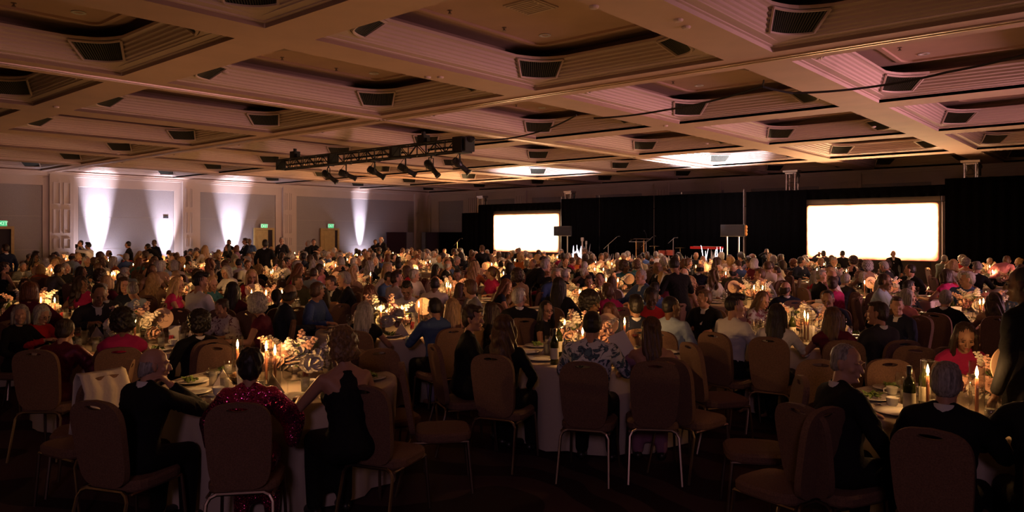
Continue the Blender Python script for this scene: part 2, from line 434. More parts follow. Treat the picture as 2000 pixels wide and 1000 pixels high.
door(1, 0 - 40, 19, .6, 'maple door at far left under a lit exit sign')
door(2, 497, 529, .72, 'maple door beside the pilaster under a lit exit sign')
door(3, 626, 656, .82, 'maple door in the wide panel under a lit exit sign')
exit_sign((LX + .12, wy(1), 2.32), PI / 2, 'green exit sign over the door at far left')
exit_sign((LX + .12, wy(513), 2.30), PI / 2, 'green exit sign over the door beside the pilaster')
exit_sign((LX + .12, wy(643), 2.34), PI / 2, 'green exit sign over the door in the wide wall panel')
# a small box high on the panel
b = MB(); b.box((0, 0, 0), (.012, .22, .10)); b.sphere((.006, 0, 0), (.006, .03, .03), 8, 5)
tag(b.obj('wall_sensor', M_BLACKPL, None, (LX + .036, wy(323), 2.66)), 'small dark sensor box high on the lit wall panel', 'sensor')

# uplights on the floor by the left wall
b = MB(); b.lathe([(.0, 0), (.10, 0), (.11, .03), (.11, .2), (.095, .23), (.08, .22), (.0, .21)], n=14); par_me = b.mesh('uplight_body', [M_BLACKPL])
b = MB(); b.lathe([(.0, .002), (.075, .002)], (0, 0, .222), 14); lens_me = b.mesh('uplight_lens', [mat('uplight_lens_glow', (.9, .9, .95), .3, emit=(0.85, 0.8, 1.0), es=8)])
whr = ['beside the left panelled pilaster', 'right of the two standing people in black', 'below the second wall panel', 'near the far corner']
for i, (px, pw, sz) in enumerate(UP):
    y = wy(px) ; x = LX + .42
    u = empty('uplight', (x, y, 0)); tag(u, 'floor uplight, white beam up the wall, ' + whr[i], 'uplight', 'floor uplights along the left wall')
    link('uplight_body', par_me, u); link('lens', lens_me, u)
    lamp('uplight_beam', 'SPOT', (x, y, .26), pw, UPCOL, spot_size=math.radians(sz * 1.35), spot_blend=1.0, shadow_soft_size=.05, target=(LX + .10, y, 2.2))
    lamp('uplight_flood', 'SPOT', (x + .05, y, .26), pw * .035, UPCOL, spot_size=math.radians(120), spot_blend=1.0, shadow_soft_size=.08, target=(LX - .2, y, 3.2))
for i, (px, yy, pw, sz) in enumerate([(1128, 23.85, 8000, 56), (1394, 23.80, 15000, 62)]):
    t = (px - 1000) / F; z = yy / (t * sY + cY); x = z * (t * cY - sY)
    u = empty('uplight', (x, yy, 0)); tag(u, 'floor uplight at the ' + ['left', 'right'][i] + ' end of the stage flowers', 'uplight', 'stage uplights')
    link('uplight_body', par_me, u); link('lens', lens_me, u)
    lamp('stage_beam', 'SPOT', (x, yy, .26), pw, (0.90, 0.86, 1.0), spot_size=math.radians(sz), spot_blend=.8, shadow_soft_size=.06, target=(x - [.9, .2][i], yy - .5, 4.3))

for i, (x, yy, tg, pw) in enumerate([(-4.6, 24.6, (-6.2, 17.5, 4.35), 2600), (-22.6, 24.6, (-24.5, 20.5, 4.35), 1700)]):
    u = empty('uplight', (x, yy, 0)); tag(u, 'floor uplight throwing orange light from below the ' + ['larger', 'smaller'][i] + ' screen', 'uplight', 'amber uplights')
    link('uplight_body', par_me, u); link('lens', lens_me, u)
    lamp('amber_beam', 'SPOT', (x, yy, .27), pw, (1.0, 0.43, 0.13), spot_size=math.radians(100), spot_blend=1.0, shadow_soft_size=.06, target=tg)
# ------------------------------------------------------------------ drapes, screens, towers
DY = 26.2
dx = lambda px, wy_=DY: wall_x(px, wy_)
def drape(name, x0, x1, y, z0, z1, label, m=M_DRAPE, step=.16, amp=.045, group=None, cat='drape'):
    b = MB(); n = max(4, int(abs(x1 - x0) / step * 2)); V = []; Fs = []
    rows = [z0, (z0 + z1) / 2, z1]
    for z in rows:
        for k in range(n + 1):
            V.append((x0 + (x1 - x0) * k / n, y + amp * math.sin(k * PI / 2 * 1.0 + .4 * math.sin(k * .7)) * (1 if k % 2 else .3) + .02 * math.sin(k * .31), z))
    for r in range(2):
        for k in range(n): Fs.append((r * (n + 1) + k, r * (n + 1) + k + 1, (r + 1) * (n + 1) + k + 1, (r + 1) * (n + 1) + k))
    b.add(V, Fs)
    me = b.mesh(name, [m], True)
    o = link(name, me)
    mod = o.modifiers.new('s', 'SOLIDIFY'); mod.thickness = .006
    return tag(o, label, cat, group)
ZM = 3.47
drape('drape', dx(1096), dx(1276), DY, 0, ZM, 'black velour drape behind the stage, section right of the smaller screen', group='black drapes')
drape('drape', dx(1278), dx(1452), DY, 0, ZM, 'black velour drape behind the stage, section behind the keyboard', group='black drapes')
drape('drape', dx(1458), dx(1576), DY - .03, 0, ZM, 'black velour drape between the upright pole and the larger screen', group='black drapes')
drape('drape', dx(1846), dx(2060), DY - .03, 0, ZM + .18, 'black velour drape right of the larger screen', group='black drapes')
drape('drape', dx(934), dx(964), DY, 0, 3.3, 'narrow black drape just left of the smaller screen', group='black drapes')
drape('drape', dx(905), dx(936), DY - .1, 0, 2.95, 'low dark drape at the left end of the drape line', M_DRAPE, group='black drapes')
drape('valance', dx(934), dx(1096), DY + .02, 3.0, 3.34, 'black valance over the smaller glowing screen', group='valances', cat='valance')
drape('valance', dx(1574), dx(1848), DY + .02, 3.12, 3.47, 'black valance over the larger glowing screen', group='valances', cat='valance')
# uprights and rail
for px, lab in ((1095, 'at the right edge of the smaller screen'), (1169, 'left of the lectern'), (1330, 'above the drum kit'), (1455, 'bright and bare beside the right monitor'), (1846, 'at the right edge of the larger screen')):
    u = empty('drape_pole', (dx(px), DY - (.10 if px == 1455 else 0) + .06 * (px != 1455), 0)); tag(u, 'slim metal drape pole ' + lab, 'pole', 'drape poles')
    b = MB(); b.tube([(0, 0, 0), (0, 0, ZM + .10)], .022, 8); b.obj('pole', M_ALU, u)
    b = MB(); b.box((0, 0, .01), (.45, .45, .02)); b.obj('base_plate', M_BLACK, u)
b = MB(); b.tube([(dx(905), DY + .08, 2.95), (dx(2060), DY + .08, 2.95)], .018, 6); tag(b.obj('drape_rail', M_BLACK), 'horizontal rail running along the top behind the black drapes', 'rail')
def screen(x0, x1, z0, z1, label):
    e = empty('projection_screen', ((x0 + x1) / 2, DY + .10, 0)); tag(e, label, 'screen')
    wd, ht = x1 - x0, z1 - z0
    b = MB(); b.box((0, .03, (z0 + z1 + .5) / 2), (wd + .1, .03, ht + .5)); b.obj('screen_surface', mat('unlit_screen', (.16, .14, .10), .9), e)
    b = MB()
    for s in (-1, 1): b.tube([(s * (wd / 2 + .08), .05, 0), (s * (wd / 2 + .08), .05, z1 + .3)], .03, 6)
    b.tube([(-wd / 2 - .08, .05, z1 + .3), (wd / 2 + .08, .05, z1 + .3)], .03, 6); b.obj('screen_frame', M_ALU, e)
    m = bpy.data.materials.new('projected_picture'); m.use_nodes = True; N, L = nodes_of(m); N.clear()
    out = N.new('ShaderNodeOutputMaterial'); em = N.new('ShaderNodeEmission'); tc = N.new('ShaderNodeTexCoord')
    # picture: blown-out warm white with burnt orange fringe
    sep = N.new('ShaderNodeSeparateXYZ'); L.new(tc.outputs['Generated'], sep.inputs[0])
    nz = N.new('ShaderNodeTexNoise'); nz.inputs['Scale'].default_value = 5; nz.inputs['Detail'].default_value = 6; L.new(tc.outputs['Generated'], nz.inputs['Vector'])
    def edge(sock, soft, inv):
        a = N.new('ShaderNodeMath'); a.operation = 'SUBTRACT' if inv else 'ADD'
        if inv: a.inputs[0].default_value = 1.0; L.new(sock, a.inputs[1])
        else: L.new(sock, a.inputs[0]); a.inputs[1].default_value = 0
        s = N.new('ShaderNodeMath'); s.operation = 'DIVIDE'; L.new(a.outputs[0], s.inputs[0]); s.inputs[1].default_value = soft; s.use_clamp = True
        return s.outputs[0]
    es = [edge(sep.outputs['X'], .045, 0), edge(sep.outputs['X'], .045, 1), edge(sep.outputs['Z'], .30, 0), edge(sep.outputs['Z'], .11, 1)]
    cur = es[0]
    for q in es[1:]:
        mm = N.new('ShaderNodeMath'); mm.operation = 'MULTIPLY'; L.new(cur, mm.inputs[0]); L.new(q, mm.inputs[1]); cur = mm.outputs[0]
    ad = N.new('ShaderNodeMath'); ad.operation = 'MULTIPLY_ADD'; L.new(nz.outputs['Fac'], ad.inputs[0]); ad.inputs[1].default_value = .5; L.new(cur, ad.inputs[2])
    rp = N.new('ShaderNodeValToRGB'); e0, e1 = rp.color_ramp.elements; e0.position = .24; e0.color = (.25, .04, .02, 1); e1.position = .95; e1.color = (1, .64, .33, 1)
    k = rp.color_ramp.elements.new(.36); k.color = (1.0, .22, .08, 1)
    k = rp.color_ramp.elements.new(.60); k.color = (1.0, .45, .18, 1)
    L.new(ad.outputs[0], rp.inputs[0]); L.new(rp.outputs[0], em.inputs[0]); em.inputs[1].default_value = LK['screen']
    st = N.new('ShaderNodeMath'); st.operation = 'MULTIPLY_ADD'; L.new(cur, st.inputs[0]); st.inputs[1].default_value = LK['screen'] * .85; st.inputs[2].default_value = LK['screen'] * .15; L.new(st.outputs[0], em.inputs[1])
    L.new(em.outputs[0], out.inputs[0])
    b = MB(); R = .10; P = []
    for (sx, sz) in ((1, -1), (1, 1), (-1, 1), (-1, -1)):
        cx, cz = sx * (wd / 2 - R), (z0 + R if sz < 0 else z1 - R)
        a0 = {(1, -1): -PI / 2, (1, 1): 0, (-1, 1): PI / 2, (-1, -1): PI}[(sx, sz)]
        for k in range(5): P.append((cx + R * math.cos(a0 + k * PI / 8), 0, cz + R * math.sin(a0 + k * PI / 8)))
    n = len(P); b.add(P + [(p[0], .006, p[2]) for p in P], [tuple(range(n)), tuple(range(n, 2 * n))[::-1]] + [(k, n + k, n + (k + 1) % n, (k + 1) % n) for k in range(n)])
    b.obj('projected_picture', m, e)
    return e
screen(dx(964, DY + .1), dx(1092, DY + .1), 1.10, 2.84, 'smaller glowing cream projection screen at left of the stage')
screen(dx(1576, DY + .1), dx(1833, DY + .1), 1.08, 2.92, 'larger glowing cream projection screen at right of the stage')
# box-truss towers behind the drapes
def truss_bits(b, L, s, r, vertical=True, bay=.45, rd=None):
    rd = rd or r * .55
    C = [(-s / 2, -s / 2), (s / 2, -s / 2), (s / 2, s / 2), (-s / 2, s / 2)]
    f = (lambda a, c, t: (a, c, t)) if vertical else (lambda a, c, t: (t, a, c))
    for (a, c) in C: b.tube([f(a, c, 0), f(a, c, L)], r, 6)
    n = int(L / bay)
    for q in range(4):
        (a0, c0), (a1, c1) = C[q], C[(q + 1) % 4]
        for k in range(n):
            t0, t1 = k * L / n, (k + 1) * L / n
            if k % 2: b.tube([f(a0, c0, t0), f(a1, c1, t1)], rd, 4)
            else: b.tube([f(a1, c1, t0), f(a0, c0, t1)], rd, 4)
            b.tube([f(a0, c0, t0), f(a1, c1, t0)], rd, 4)
for (px, top, sz, lab) in ((942, 3.80, .30, 'truss tower top above the left edge of the smaller screen'), (1113, 3.84, .30, 'truss tower top above the right edge of the smaller screen'),
                           (1547, 4.22, .30, 'tall silver truss tower rising left of the larger screen'), (1897, 4.22, .30, 'tall silver truss tower rising right of the larger screen')):
    x = dx(px, DY + .45); e = empty('truss_tower', (x, DY + .45, 0)); tag(e, lab, 'truss tower', 'truss towers')
    b = MB(); truss_bits(b, top - .1, sz, .024, True, .34); b.obj('truss', M_ALU, e)
    b = MB(); b.box((0, 0, top - .05), (.52 if px > 1500 else .4, .4, .07)); b.box((0, 0, top - .12), (.4, .3, .05)); b.obj('top_plate', M_ALU, e)
    b = MB(); b.box((0, 0, .015), (.7, .7, .03)); b.obj('base_plate', M_BLACK, e)
    b = MB(); b.tube([(.24, -.02, top - .12), (.24, -.02, top - .5)], .03, 6); b.sphere((.24, -.02, top - .22), (.06, .06, .08), 8, 6); b.obj('chain_hoist', M_BLACK, e)
# hung lighting truss with six spotlights
TXR, TXL, TY, TZ = -11.6, -19.3, 12.0, 3.95
tr = empty('lighting_truss', (TXL, TY, TZ)); tag(tr, 'long black box truss hung below the coffered ceiling', 'truss')
for k in range(3):
    L = (TXR - TXL) / 3
    b = MB(); truss_bits(b, L - .02, .27, .022, False, .30, .012); b.obj('truss_section', M_BLACK, tr, (k * L, 0, 0))
    for s in ((0, k * L), (1, (k + 1) * L)):
        b = MB(); b.box((s[1] + (.02 if s[0] == 0 else -.03), 0, 0), (.05, .30, .30)); b.obj('end_plate', M_BLACK, tr)
for xx, hh in ((.75, .25), ((TXR - TXL) * .80, .25)):
    b = MB(); b.tube([(xx, 0, .1), (xx, 0, .42)], .05, 8); b.box((xx, 0, .24), (.22, .20, .20)); b.box((xx + .12, 0, .2), (.1, .1, .12)); b.obj('motor_hoist', M_BLACK, tr)
b = MB(); b.box(((TXR - TXL) - .25, 0, .0), (.3, .34, .36)); b.sphere(((TXR - TXL) - .05, 0, .12), (.2, .12, .08)); b.obj('cable_bundle', M_BLACK, tr)
def spotlight(loc, rz, tilt, lab):
    e = empty('stage_spotlight', loc, rz); tag(e, lab, 'spotlight', 'black spotlights under the truss')
    M = Matrix.Rotation(tilt, 4, 'X')
    b = MB()
    b.lathe([(.0, -.20), (.06, -.20), (.085, -.17), (.09, -.02), (.075, .02), (.06, .05), (.06, .22), (.075, .25), (.075, .29), (.055, .29), (.0, .27)], n=12)
    for k in range(4): b.lathe([(.09, -.16 + .035 * k), (.10, -.155 + .035 * k), (.09, -.15 + .035 * k)], n=12)
    me = b.mesh('spot_body', [M_BLACKPL]); me.transform(M @ Matrix.Rotation(-PI / 2, 4, 'X')); link('spot_body', me, e, (0, 0, -.30))
    b = MB(); b.tube([(-.12, 0, -.30), (-.12, 0, -.08), (.12, 0, -.08), (.12, 0, -.30)], .013, 5); b.tube([(0, 0, -.08), (0, 0, 0.02)], .02, 6); b.box((0, 0, .0), (.05, .34, .05), rz=-rz); b.obj('yoke', M_BLACK, e)
    b = MB(); b.tube([(0, -.12, -.36), (-.14, -.2, -.30), (-.18, -.12, -.15), (-.1, 0, 0.02)], .007, 5); b.obj('power_cable', M_BLACK, e)
words = ['leftmost', 'second from left', 'third from left', 'third from right', 'second from right', 'rightmost']
for i, px in enumerate([642, 676, 732, 792, 842, 898]):
    x = wall_x(px, TY); spotlight((x, TY, TZ - .14), -math.radians(49) + [.0, .25, .1, .2, -.35, .0][i], -math.radians([38, 22, 30, 28, 48, 40][i]), 'black profile spotlight hanging under the truss, %s of the six' % words[i])
# swagged cables under the ceiling
def cable(pts, r, label):
    b = MB(); P = []
    for i in range(len(pts) - 1):
        a, c = Vector(pts[i]), Vector(pts[i + 1])
        for k in range(8):
            t = k / 8; p = a.lerp(c, t); p.z -= .10 * (a - c).length / 6 * 4 * t * (1 - t); P.append(p)
    P.append(Vector(pts[-1])); b.tube(P, r, 5)
    return tag(b.obj('cable', M_BLACK), label, 'cable', 'cables swagged under the ceiling')
def C(px, py, h): 
    z = F * (h - CAMZ) / (HOR - py); x, y = W(px, z); return (x, y, h)
cable([(TXR, TY, TZ + .1), C(990, 271, 4.12), C(1060, 255, 4.2), C(1126, 225, 4.33)], .018, 'black cable from the truss end up to a ceiling hook')
cable([C(1160, 231, 4.15), C(1300, 215, 4.15), C(1489, 169, 4.2)], .018, 'black cable sagging between the two ceiling hooks')
cable([C(1489, 169, 4.2), C(1549, 182, 4.12), C(1700, 170, 4.15), C(1850, 141, 4.2), C(2060, 90, 4.25)], .018, 'long black cable running to the right from the ceiling hook')
cable([C(1489, 169, 4.2), C(1492, 157, 4.35)], .014, 'short black sling tying the cable to the ceiling')

# ------------------------------------------------------------------ stage and what stands on it
SY0, SH = 24.4, 0.5
sx0, sx1 = dx(1108, SY0), dx(1440, SY0)
b = MB(); b.box(((sx0 + sx1) / 2, (SY0 + DY - .3) / 2, SH - .04), (sx1 - sx0, DY - .3 - SY0, .08))
st = empty('stage', ((sx0 + sx1) / 2, SY0, 0)); tag(st, 'low black stage platform in front of the drapes', 'stage')
b2 = MB(); b2.box((0, (DY - .3 - SY0) / 2, SH - .04), (sx1 - sx0, DY - .3 - SY0, .08)); b2.obj('platform', M_BLACKPL, st)
b2 = MB(); b2.box((0, .02, (SH - .08) / 2), (sx1 - sx0, .03, SH - .08)); b2.obj('skirt', M_DRAPE, st)
def SP(px, y): return dx(px, y), y
# white feathery stage-edge flowers: clumps
def plume(b, base, h, lean, r0):
    P = [Vector(base)]
    for k in range(1, 6):
        t = k / 5; P.append(Vector((base[0] + lean[0] * t * t, base[1] + lean[1] * t * t, base[2] + h * t)))
    b.tube(P[:4], .006, 4, 1)
    b.tube(P[2:], [r0 * .5, r0, r0 * .8, r0 * .15], 6, 0)
def stage_flowers(x, y, h, seed, n=7):
    R = random.Random(seed); b = MB()
    for k in range(n): plume(b, (R.uniform(-.22, .22), R.uniform(-.1, .1), .1), h * R.uniform(.55, 1.0), (R.uniform(-.18, .18), R.uniform(-.05, .05)), .017)
    for k in range(6): b.sphere((R.uniform(-.25, .25), R.uniform(-.1, .1), .12 + R.uniform(0, .1)), R.uniform(.05, .08), 7, 5, 0)
    return b.mesh('stage_flowers', [M_PLUME, M_GREEN])
M_PLUME = mat('white_plume', (.85, .82, .84), .8)
fl = [stage_flowers(0, 0, .60, s) for s in range(5)]
tall = [stage_flowers(0, 0, .95, s + 20, 10) for s in range(2)]
N = 15
for k in range(N):
    px = 1122 + (1402 - 1122) * k / (N - 1); x, y = SP(px, SY0 - .25)
    me = tall[k % 2] if k in (0, 1, N - 1, N - 2) else fl[k % 5]
    e = empty('flower_arrangement', (x, y, 0)); 
    lab = 'low white plumes, %s clump from the left along the stage edge' % ['', '', 'third', 'fourth', 'fifth', 'sixth', 'seventh', 'middle', 'ninth', 'tenth', 'eleventh', 'twelfth', 'thirteenth', '', ''][k]
    if k < 2: lab = ['tall bright white plumes at the left end of the stage', 'tall white plumes second from the left end of the stage'][k]
    if k > N - 3: lab = ['tall white plumes second from the right end of the stage', 'tall bright white plumes at the right end of the stage'][k - N + 2]
    tag(e, lab, 'flowers', 'white plumes along the stage edge')
    b = MB(); b.lathe([(.0, 0), (.14, 0), (.12, .3), (.16, .62), (.14, .62), (.0, .58)], n=10); b.obj('planter', M_BLACKPL, e)
    link('plumes', me, e, (0, 0, .5), (0, 0, k * 1.3))
# lectern (clear acrylic)
x, y = SP(1250, 25.0)
e = empty('lectern', (x, y, SH), .1); tag(e, 'clear acrylic lectern with slanted top at centre stage', 'lectern')
M_ACR = glassmat('acrylic', (.8, .8, .8), .2)
b = MB(); b.box((0, 0, 1.18), (.72, .42, .018), M=Matrix.Rotation(math.radians(-14), 3, 'X')); b.obj('top', M_ACR, e)
b = MB()
for s in (-1, 1): b.tube([(s * .36, -.21, 1.13), (s * .36, .21, 1.235)], .012, 4)
b.tube([(-.36, -.21, 1.13), (.36, -.21, 1.13)], .012, 4); b.tube([(-.36, .21, 1.235), (.36, .21, 1.235)], .012, 4); b.obj('top_edge', M_ALU, e)
for s in (-1, 1):
    b = MB(); b.tube([(s * .16, 0, 0), (s * .16, 0, 1.17)], .022, 8); b.obj('post', mat('brass_post_%d' % s, (.7, .42, .2), .3, 1), e)
b = MB(); b.box((0, 0, .6), (.30, .02, 1.1)); b.obj('front_panel', M_ACR, e)
b = MB(); b.box((0, 0, .012), (.6, .4, .024)); b.obj('base', M_ACR, e)
b = MB(); b.tube([(.25, .1, 1.2), (.27, .0, 1.4), (.24, -.12, 1.55)], .006, 5); b.sphere((.24, -.13, 1.56), .025); b.obj('gooseneck_microphone', M_BLACK, e)
# microphone stands
def mic_stand(px, y, z, h, boom, lab, base=SH, m=M_ALU):
    x, y = SP(px, y); e = empty('microphone_stand', (x, y, base)); tag(e, lab, 'microphone stand', 'microphone stands')
    b = MB(); b.tube([(0, 0, .02), (0, 0, h)], .012, 6)
    for k in range(3):
        a = k * 2.094; b.tube([(0, 0, .12), (.28 * math.cos(a), .28 * math.sin(a), .01)], .010, 5)
    b.obj('stand', m, e)
    b = MB(); b.tube([(-.22, 0, h - .18), (0, 0, h), (boom, 0, h + abs(boom) * .75)], .009, 5); b.obj('boom', m, e)
    b = MB(); b.tube([(boom, 0, h + abs(boom) * .75), (boom + .1, 0, h + abs(boom) * .78)], [.014, .024], 6); b.sphere((boom + .12, 0, h + abs(boom) * .79), .03); b.obj('microphone', M_BLACK, e)
mic_stand(1188, 25.3, 0, 1.0, .42, 'boom microphone stand near the stage guitars')
mic_stand(1262, 25.5, 0, 1.1, .3, 'microphone stand just behind the lectern')
mic_stand(1315, 25.2, 0, 1.25, .05, 'straight microphone stand right of the drums')
mic_stand(893, 24.9, 0, 1.55, .2, 'tall boom microphone stand left of the smaller screen', base=0, m=mat('brassy_stand', (.6, .5, .25), .3, 1))
# guitars
def guitar(px, y, lab, rz, sc=1.0):
    x, y = SP(px, y); e = empty('guitar', (x, y, SH), rz); tag(e, lab, 'guitar', 'guitars on stage stands'); e.scale = (sc, sc, sc)
    o = []
    for k in range(24):
        t = 2 * PI * k / 24; r = .17 + .035 * math.cos(2 * t) ; o.append((r * math.sin(t) * (.95 if math.cos(t) < 0 else .78), r * math.cos(t) * 1.15))
    b = MB(); V = [(p[0], -.03, p[1] + .38) for p in o] + [(p[0], .03, p[1] + .38) for p in o]
    b.add(V, [tuple(range(24)), tuple(range(24, 48))[::-1]] + [(k, k + 24, (k + 1) % 24 + 24, (k + 1) % 24) for k in range(24)]); b.obj('body', mat('guitar_wood', (.55, .38, .28), .35), e)
    b = MB(); b.box((0, -.035, .80), (.05, .03, .62)); b.obj('neck', M_WHITE, e)
    b = MB(); b.box((0, -.03, 1.15), (.09, .025, .15))
    for s in (-1, 1):
        for k in range(3): b.tube([(s * .045, -.03, 1.10 + .045 * k), (s * .075, -.03, 1.10 + .045 * k)], .008, 5)
    b.obj('headstock', M_WHITE, e)
    b = MB(); b.tube([(-.15, -.12, 0), (0, .05, .35), (.15, -.12, 0)], .01, 5); b.tube([(0, .05, .35), (0, .2, 0)], .01, 5); b.obj('guitar_stand', M_BLACK, e)
guitar(1138, 25.0, 'pale guitar upright on a stand at stage left end, taller one', .2, 1.05)
guitar(1146, 25.3, 'pale guitar upright on a stand beside the taller guitar', -.3, .93)
# drum kit
x, y = SP(1298, 25.2); e = empty('drum_kit', (x, y, SH)); tag(e, 'small red-shelled drum kit on the stage', 'drum kit')
def drum(nm, c, r, h, ax_=None, m=None):
    b = MB(); b.lathe([(0, 0), (r, 0), (r, h), (0, h)], n=16); me = b.mesh(nm, [m or M_DRUM]); me.transform(Matrix.Translation(c) @ (Matrix.Rotation(ax_, 4, 'X') if ax_ else Matrix()))
    link(nm, me, e)
M_DRUM = mat('drum_shell', (.45, .08, .05), .3)
drum('bass_drum', (0, .1, .27), .27, .35, PI / 2); drum('tom', (-.18, .15, .62), .15, .18); drum('tom', (.16, .15, .62), .16, .2); drum('snare', (-.42, .3, .45), .17, .12, None, M_ALU)
drum('drum_head', (.05, -.26, .27), .24, .02, PI / 2, M_WHITE)
for (cx, cz) in ((-.55, .95), (.55, .9)):
    b = MB(); b.lathe([(0, .02), (.2, 0), (.2, .005), (0, .03)], (cx, .2, cz), 16); b.tube([(cx, .2, 0), (cx, .2, cz)], .01, 5); b.obj('cymbal', mat('cymbal_brass', (.75, .6, .35), .3, 1), e)
# keyboard
x, y = SP(1380, 25.1); e = empty('keyboard', (x, y, SH)); tag(e, 'long red stage keyboard on a stand', 'keyboard')
b = MB(); b.box((0, 0, .93), (1.15, .32, .09)); b.obj('case', mat('keyboard_red', (.6, .01, .02), .35), e)
b = MB(); b.box((0, .05, .978), (1.05, .14, .008)); b.obj('keys', M_WHITE, e)
b = MB()
for s in (-1, 1): b.tube([(s * .35, -.1, 0), (-s * .35, .1, .88)], .016, 6)
b.obj('keyboard_stand', M_BLACK, e)
# music stand
# monitors on twin-pole stands
def monitor(px0, px1, y, lab, orange):
    x = (dx(px0, y) + dx(px1, y)) / 2; wd = abs(dx(px1, y) - dx(px0, y)); e = empty('monitor_stand', (x, y, 0)); tag(e, lab, 'monitor', 'monitors flanking the stage')
    ht = .42; zc = 2.05
    b = MB(); b.box((0, 0, zc), (wd, .07, ht)); b.obj('screen_case', M_BLACKPL, e)
    b = MB(); b.box((0, -.04, zc), (wd - .06, .01, ht - .06)); b.obj('display', mat('dark_display', (.03, .028, .03), .15), e)
    b = MB(); b.box((0, -.04, zc - ht / 2 + .01), (wd, .012, .012)); b.obj('bezel', M_ALU, e)
    for s in (-1, 1):
        b = MB(); b.tube([(s * wd * .25, .03, .02), (s * wd * .25, .03, zc)], .025, 8); b.obj('pole', M_ALU, e)
    b = MB(); b.box((0, .03, .02), (wd * .8, .6, .04)); b.obj('base', M_BLACK, e)
    if orange:
        b = MB()
        for dz in (.12, 0, -.12): b.sphere((wd / 2 + .06, 0, zc + dz), (.05, .05, .07), 8, 6)
        b.obj('cable_coil', mat('orange_cable', (.75, .32, .08), .5), e)
monitor(1082, 1116, 24.9, 'dark monitor on poles overlapping the smaller screen', False)
monitor(1408, 1454, 24.6, 'dark monitor on twin poles with an orange coil at its side', True)
# low dark partitions near the far corner
M_GREYF = mat('grey_flat', (.20, .20, .22), .7)
def flat(px0, px1, plane, axis, m, lab, zt=2.02):
    if axis == 'y': a0, a1 = wall_y(px0, plane), wall_y(px1, plane); c = (plane, (a0 + a1) / 2)
    else: a0, a1 = wall_x(px0, plane), wall_x(px1, plane); c = ((a0 + a1) / 2, plane)
    L = abs(a1 - a0); e = empty('partition', (c[0], c[1], 0)); tag(e, lab, 'partition', 'low dark partitions in the far corner')
    n = max(1, int(L / 1.2))
    for k in range(n):
        b = MB(); u = -L / 2 + L * (k + .5) / n; wd = L / n - .02
        b.box((0, u, zt / 2) if axis == 'y' else (u, 0, zt / 2), (.06, wd, zt) if axis == 'y' else (wd, .06, zt)); b.obj('panel', m, e)
flat(754, 793, LX + 1.2, 'y', M_DRAPE2, 'dark plum partition standing near the far left corner')
flat(794, 806, LX + 1.3, 'y', M_GREYF, 'grey lit partition panel beside the dark plum one')
flat(824, 832, BY - 1.2, 'x', M_GREYF, 'narrow grey panel by the corner pilaster')
flat(833, 856, BY - 1.3, 'x', M_DRAPE2, 'plum partition right of the narrow grey panel')
flat(858, 903, BY - 1.6, 'x', M_DRAPE, 'black partition just left of the low dark drape')
# ------------------------------------------------------------------ people
def hull_pts(a, ra, M=None, n=10, m=6):
    ra = (ra, ra, ra) if not isinstance(ra, (tuple, list)) else ra
    P = []
    for i in range(m + 1):
        t = -PI / 2 + PI * i / m
        for k in range(1 if i in (0, m) else n):
            v = Vector((ra[0] * math.cos(t) * math.cos(2 * PI * k / n), ra[1] * math.cos(t) * math.sin(2 * PI * k / n), ra[2] * math.sin(t)))
            if M is not None: v = M @ v
            P.append(v + Vector(a))
    return P
class HB:
    """collects overlapping closed hulls that are fused into one continuous surface"""
    def __init__(s): s.v = []; s.f = []
    def hull(s, *args, M=None):
        """args: point, radius, point, radius ..."""
        P = []
        for i in range(0, len(args), 2): P += hull_pts(args[i], args[i + 1], M)
        bm = bmesh.new(); 
        for p in P: bm.verts.new(p)
        bmesh.ops.convex_hull(bm, input=bm.verts)
        bmesh.ops.delete(bm, geom=[v for v in bm.verts if not v.link_faces], context='VERTS')
        bm.verts.index_update(); n = len(s.v)
        s.v += [v.co.copy() for v in bm.verts]; s.f += [tuple(n + v.index for v in f.verts) for f in bm.faces]; bm.free()
    def chain(s, *args, M=None):
        for i in range(0, len(args) - 2, 2): s.hull(args[i], args[i + 1], args[i + 2], args[i + 3], M=M)
    def fuse(s, name, voxel, tris, smooth=2, disp=None):
        me = bpy.data.meshes.new(name); me.from_pydata(s.v, [], s.f); me.update()
        o = bpy.data.objects.new('tmp', me); COL.objects.link(o)
        r = o.modifiers.new('r', 'REMESH'); r.mode = 'VOXEL'; r.voxel_size = voxel
        if smooth: q = o.modifiers.new('s', 'SMOOTH'); q.iterations = smooth; q.factor = .5
        dg = bpy.context.evaluated_depsgraph_get(); m2 = bpy.data.meshes.new_from_object(o.evaluated_get(dg))
        if disp:
            co = np.empty(len(m2.vertices) * 3, 'f'); m2.vertices.foreach_get('co', co); co = co.reshape(-1, 3)
            no = np.empty(len(m2.vertices) * 3, 'f'); m2.vertex_normals.foreach_get('vector', no); no = no.reshape(-1, 3)
            co = disp(co, no); m2.vertices.foreach_set('co', co.astype('f').ravel()); m2.update()
        nt = len(m2.polygons) * 2
        if nt > tris:
            o.modifiers.clear(); o.data = m2
            d = o.modifiers.new('d', 'DECIMATE'); d.ratio = tris / nt
            dg = bpy.context.evaluated_depsgraph_get(); m3 = bpy.data.meshes.new_from_object(o.evaluated_get(dg)); m2 = m3
        bpy.data.objects.remove(o); m2.name = name
        m2.polygons.foreach_set('use_smooth', [True] * len(m2.polygons)); m2.materials.clear(); m2.materials.append(None); m2.update()
        return m2

